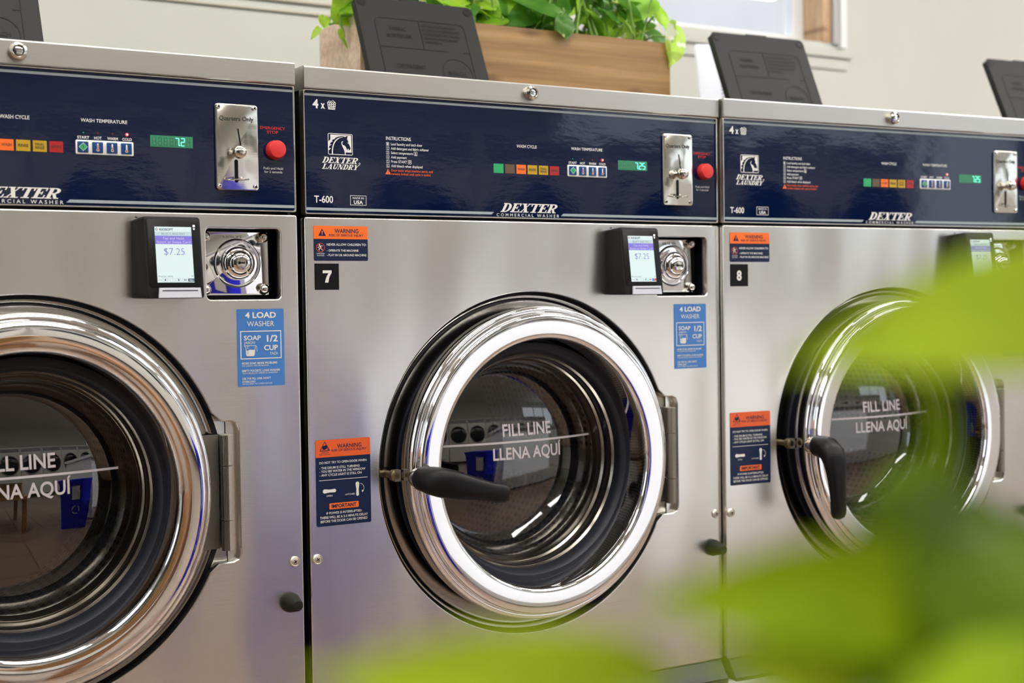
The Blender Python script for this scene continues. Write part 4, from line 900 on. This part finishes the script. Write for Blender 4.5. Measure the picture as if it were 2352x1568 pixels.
NEAR = [  # base (px, px, depth), tip, width, material, facing, root shift
    ((2470, 690, .28), (1840, 805, .25), .028, NEARL, (-.5, -.75, .45), .03),
    ((2170, 1240, .33), (2150, 800, .28), .010, NEARD, (-.6, -.8, .1), .0),
    ((2190, 1180, .30), (2000, 1680, .26), .036, NEARD, (-.5, -.8, .3), .0),
    ((2250, 1220, .29), (2480, 1700, .25), .044, NEARD, (-.3, -.9, .3), .0),
    ((2140, 1370, .28), (1500, 1370, .24), .024, NEARM, (-.5, -.8, .35), .02),
    ((1980, 1600, .27), (1600, 1480, .25), .016, NEARL, (-.4, -.7, .6), .0),
    ((1440, 1600, .25), (720, 1540, .22), .023, NEARL, (-.45, -.75, .45), .10),
    ((2420, 1580, .26), (2000, 1640, .24), .024, NEARM, (-.4, -.6, .7), .0),
]
near_plant()

# ------------------------------------------------------------------ across the aisle (seen mirrored in the chrome and glass)
BINB = mat('bin_blue', (.012, .02, .62), .4)
ENAM = mat('white_enamel', (.86, .87, .88), .3)
DGL = mat('dryer_glass', (.01, .012, .016), .08)
LGREY = mat('panel_grey', (.30, .31, .33), .4)
def bin_():
    t = empty('recycling_bin', (.70, -1.50, 0), .45); tag(t, 'blue recycling bin with a paper notice opposite the washers', 'bin')
    mb = MB(); L = [[(p[0], p[1], z) for p in rrect(-w, w, -d, d, .03)] for z, w, d in ((0, .16, .12), (.545, .205, .155), (.575, .22, .17), (.59, .22, .17), (.59, .20, .15), (.10, .15, .11))]
    mb.loops(L, BINB, True, True); mb.build('body', t)
    mb = MB(); mb.T = lambda x, y, z: (-x, .1225+(z/.55)*.035+.002, z); mb.rect(-.05, .05, .36, .52, 0, PW); mb.build('paper_notice', t)
    mb = MB(); mb.T = lambda x, y, z: (-x, .1225+(z/.55)*.035+.002, z)
    for k in range(3): mb.ring(0, .24, .038, .052, 0, PW, 2*PI*k/3, 2*PI*k/3+1.5, 10)
    mb.build('recycling_mark', t)
bin_()
DRYW = mat('dryer_enamel', (.88, .87, .82), .35)
def dryer(i, x):
    t = empty('tumble_dryer', (x, -5.75, 0), PI); tag(t, 'white front-loading dryer with a round dark door in the far row', 'dryer', 'white dryers in the row opposite the washers')
    P = lambda n, k, f: part(n, k, f, t)
    P('body', 'dr_body', lambda mb: mb.plate(-.435, .435, .08, 1.95, 0, .80, .02, .01, DRYW, True))
    P('door', 'dr_door', lambda mb: mb.lathe([(.39, -.0), (.39, -.03), (.375, -.045), (.35, -.04)], 0, 1.25, LGREY, 48))
    P('door_glass', 'dr_glass', lambda mb: mb.lathe([(.352, -.03), (.30, -.05), (.15, -.06), (.01, -.065)], 0, 1.25, DGL, 48, True))
    P('control_strip', 'dr_strip', lambda mb: mb.rect(-.40, .40, 1.76, 1.90, -.002, LGREY))
    P('plinth', 'dr_plinth', lambda mb: mb.box(-.42, .42, .03, .78, 0, .079, DARK))
for i in range(8): dryer(i, -.42+.90*i)
CABW = mat('added_cabinet_dark', (.016, .012, .010), .5, 0, .3)
def cabinet(x, label):  # unseen dark cabinets, added to give the door rims something dark to mirror
    t = empty('added_dark_cabinet', (x, -4.3, 0)); tag(t, label, 'cabinet')
    mb = MB(); mb.box(-.78, .78, -.5, 0, .0, 2.3, CABW); mb.build('body', t)
    for k in (-1, 1):
        mb = MB(); mb.box(min(k*.01, k*.77), max(k*.01, k*.77), .0005, .022, .06, 2.26, CABW); d = mb.build('door', t)
        mb = MB(); mb.tube([(k*.05, .022, 1.0), (k*.05, .05, 1.02), (k*.05, .05, 1.18), (k*.05, .022, 1.2)], .006, NICKEL, 8); mb.build('handle', d)
cabinet(-3.3, 'added dark cabinet out of view for the door rims to mirror, against the side wall'); cabinet(-1.68, 'added dark cabinet out of view for the door rims to mirror, next to the dryers')
def counter(x0, x1, y0, y1):
    t = empty('folding_counter', ((x0+x1)/2, (y0+y1)/2, 0)); tag(t, 'long white folding counter beside the blue bin opposite the washers', 'counter'); a, b = (x1-x0)/2, (y1-y0)/2
    mb = MB(); mb.box(-a, a, -b, b, .86, .90, ENAM); mb.build('worktop', t)
    mb = MB(); mb.box(-a+.02, a-.02, -b+.02, b-.02, .02, .859, ENAM); mb.build('base_panel', t)
    mb = MB(); mb.box(-a+.04, a-.04, -b+.06, b-.06, 0, .019, DARK); mb.build('plinth', t)
counter(1.02, 4.6, -2.35, -1.52)

# ------------------------------------------------------------------ light
TUBE = mat('light_diffuser', (.9, .9, .9), .5, emit=(1, .97, .93), estr=27)
def ceiling_light(x, y):
    t = empty('ceiling_light', (x, y, ZC)); tag(t, 'wide white ceiling light panel', 'ceiling light', 'ceiling light fittings')
    part('housing', 'cl_h', lambda mb: mb.box(-.94, .94, -.19, .19, -.04, -.0005, ALU), t); part('diffuser', 'cl_d', lambda mb: mb.box(-.90, .90, -.15, .15, -.055, -.041, TUBE), t)
for x in (-2.2, .2, 2.6, 5.0):
    for y in (-.75, -2.6): ceiling_light(x, y)
sl = bpy.data.lights.new('sun', 'SUN'); sl.energy = 3.4; sl.angle = .012; sl.color = (.96, .97, 1)      # low sun through the window above the planter
so = bpy.data.objects.new('sun', sl); COL.objects.link(so); so.rotation_euler = Vector((-.05, -1, -.68)).to_track_quat('-Z', 'Y').to_euler()
w = bpy.data.worlds.new('daylight'); scn.world = w; w.use_nodes = True
bg = w.node_tree.nodes['Background']; bg.inputs[0].default_value = (.88, .94, 1.0, 1); bg.inputs[1].default_value = 2.1
scn.cycles.max_bounces = 10; scn.cycles.transparent_max_bounces = 12; scn.cycles.glossy_bounces = 6; scn.cycles.diffuse_bounces = 4
scn.cycles.caustics_reflective = False; scn.cycles.caustics_refractive = False; scn.cycles.sample_clamp_indirect = 6
scn.view_settings.view_transform = 'Standard'; scn.view_settings.look = 'None'; scn.view_settings.exposure = 0; scn.view_settings.gamma = 1; scn.view_settings.use_curve_mapping = False
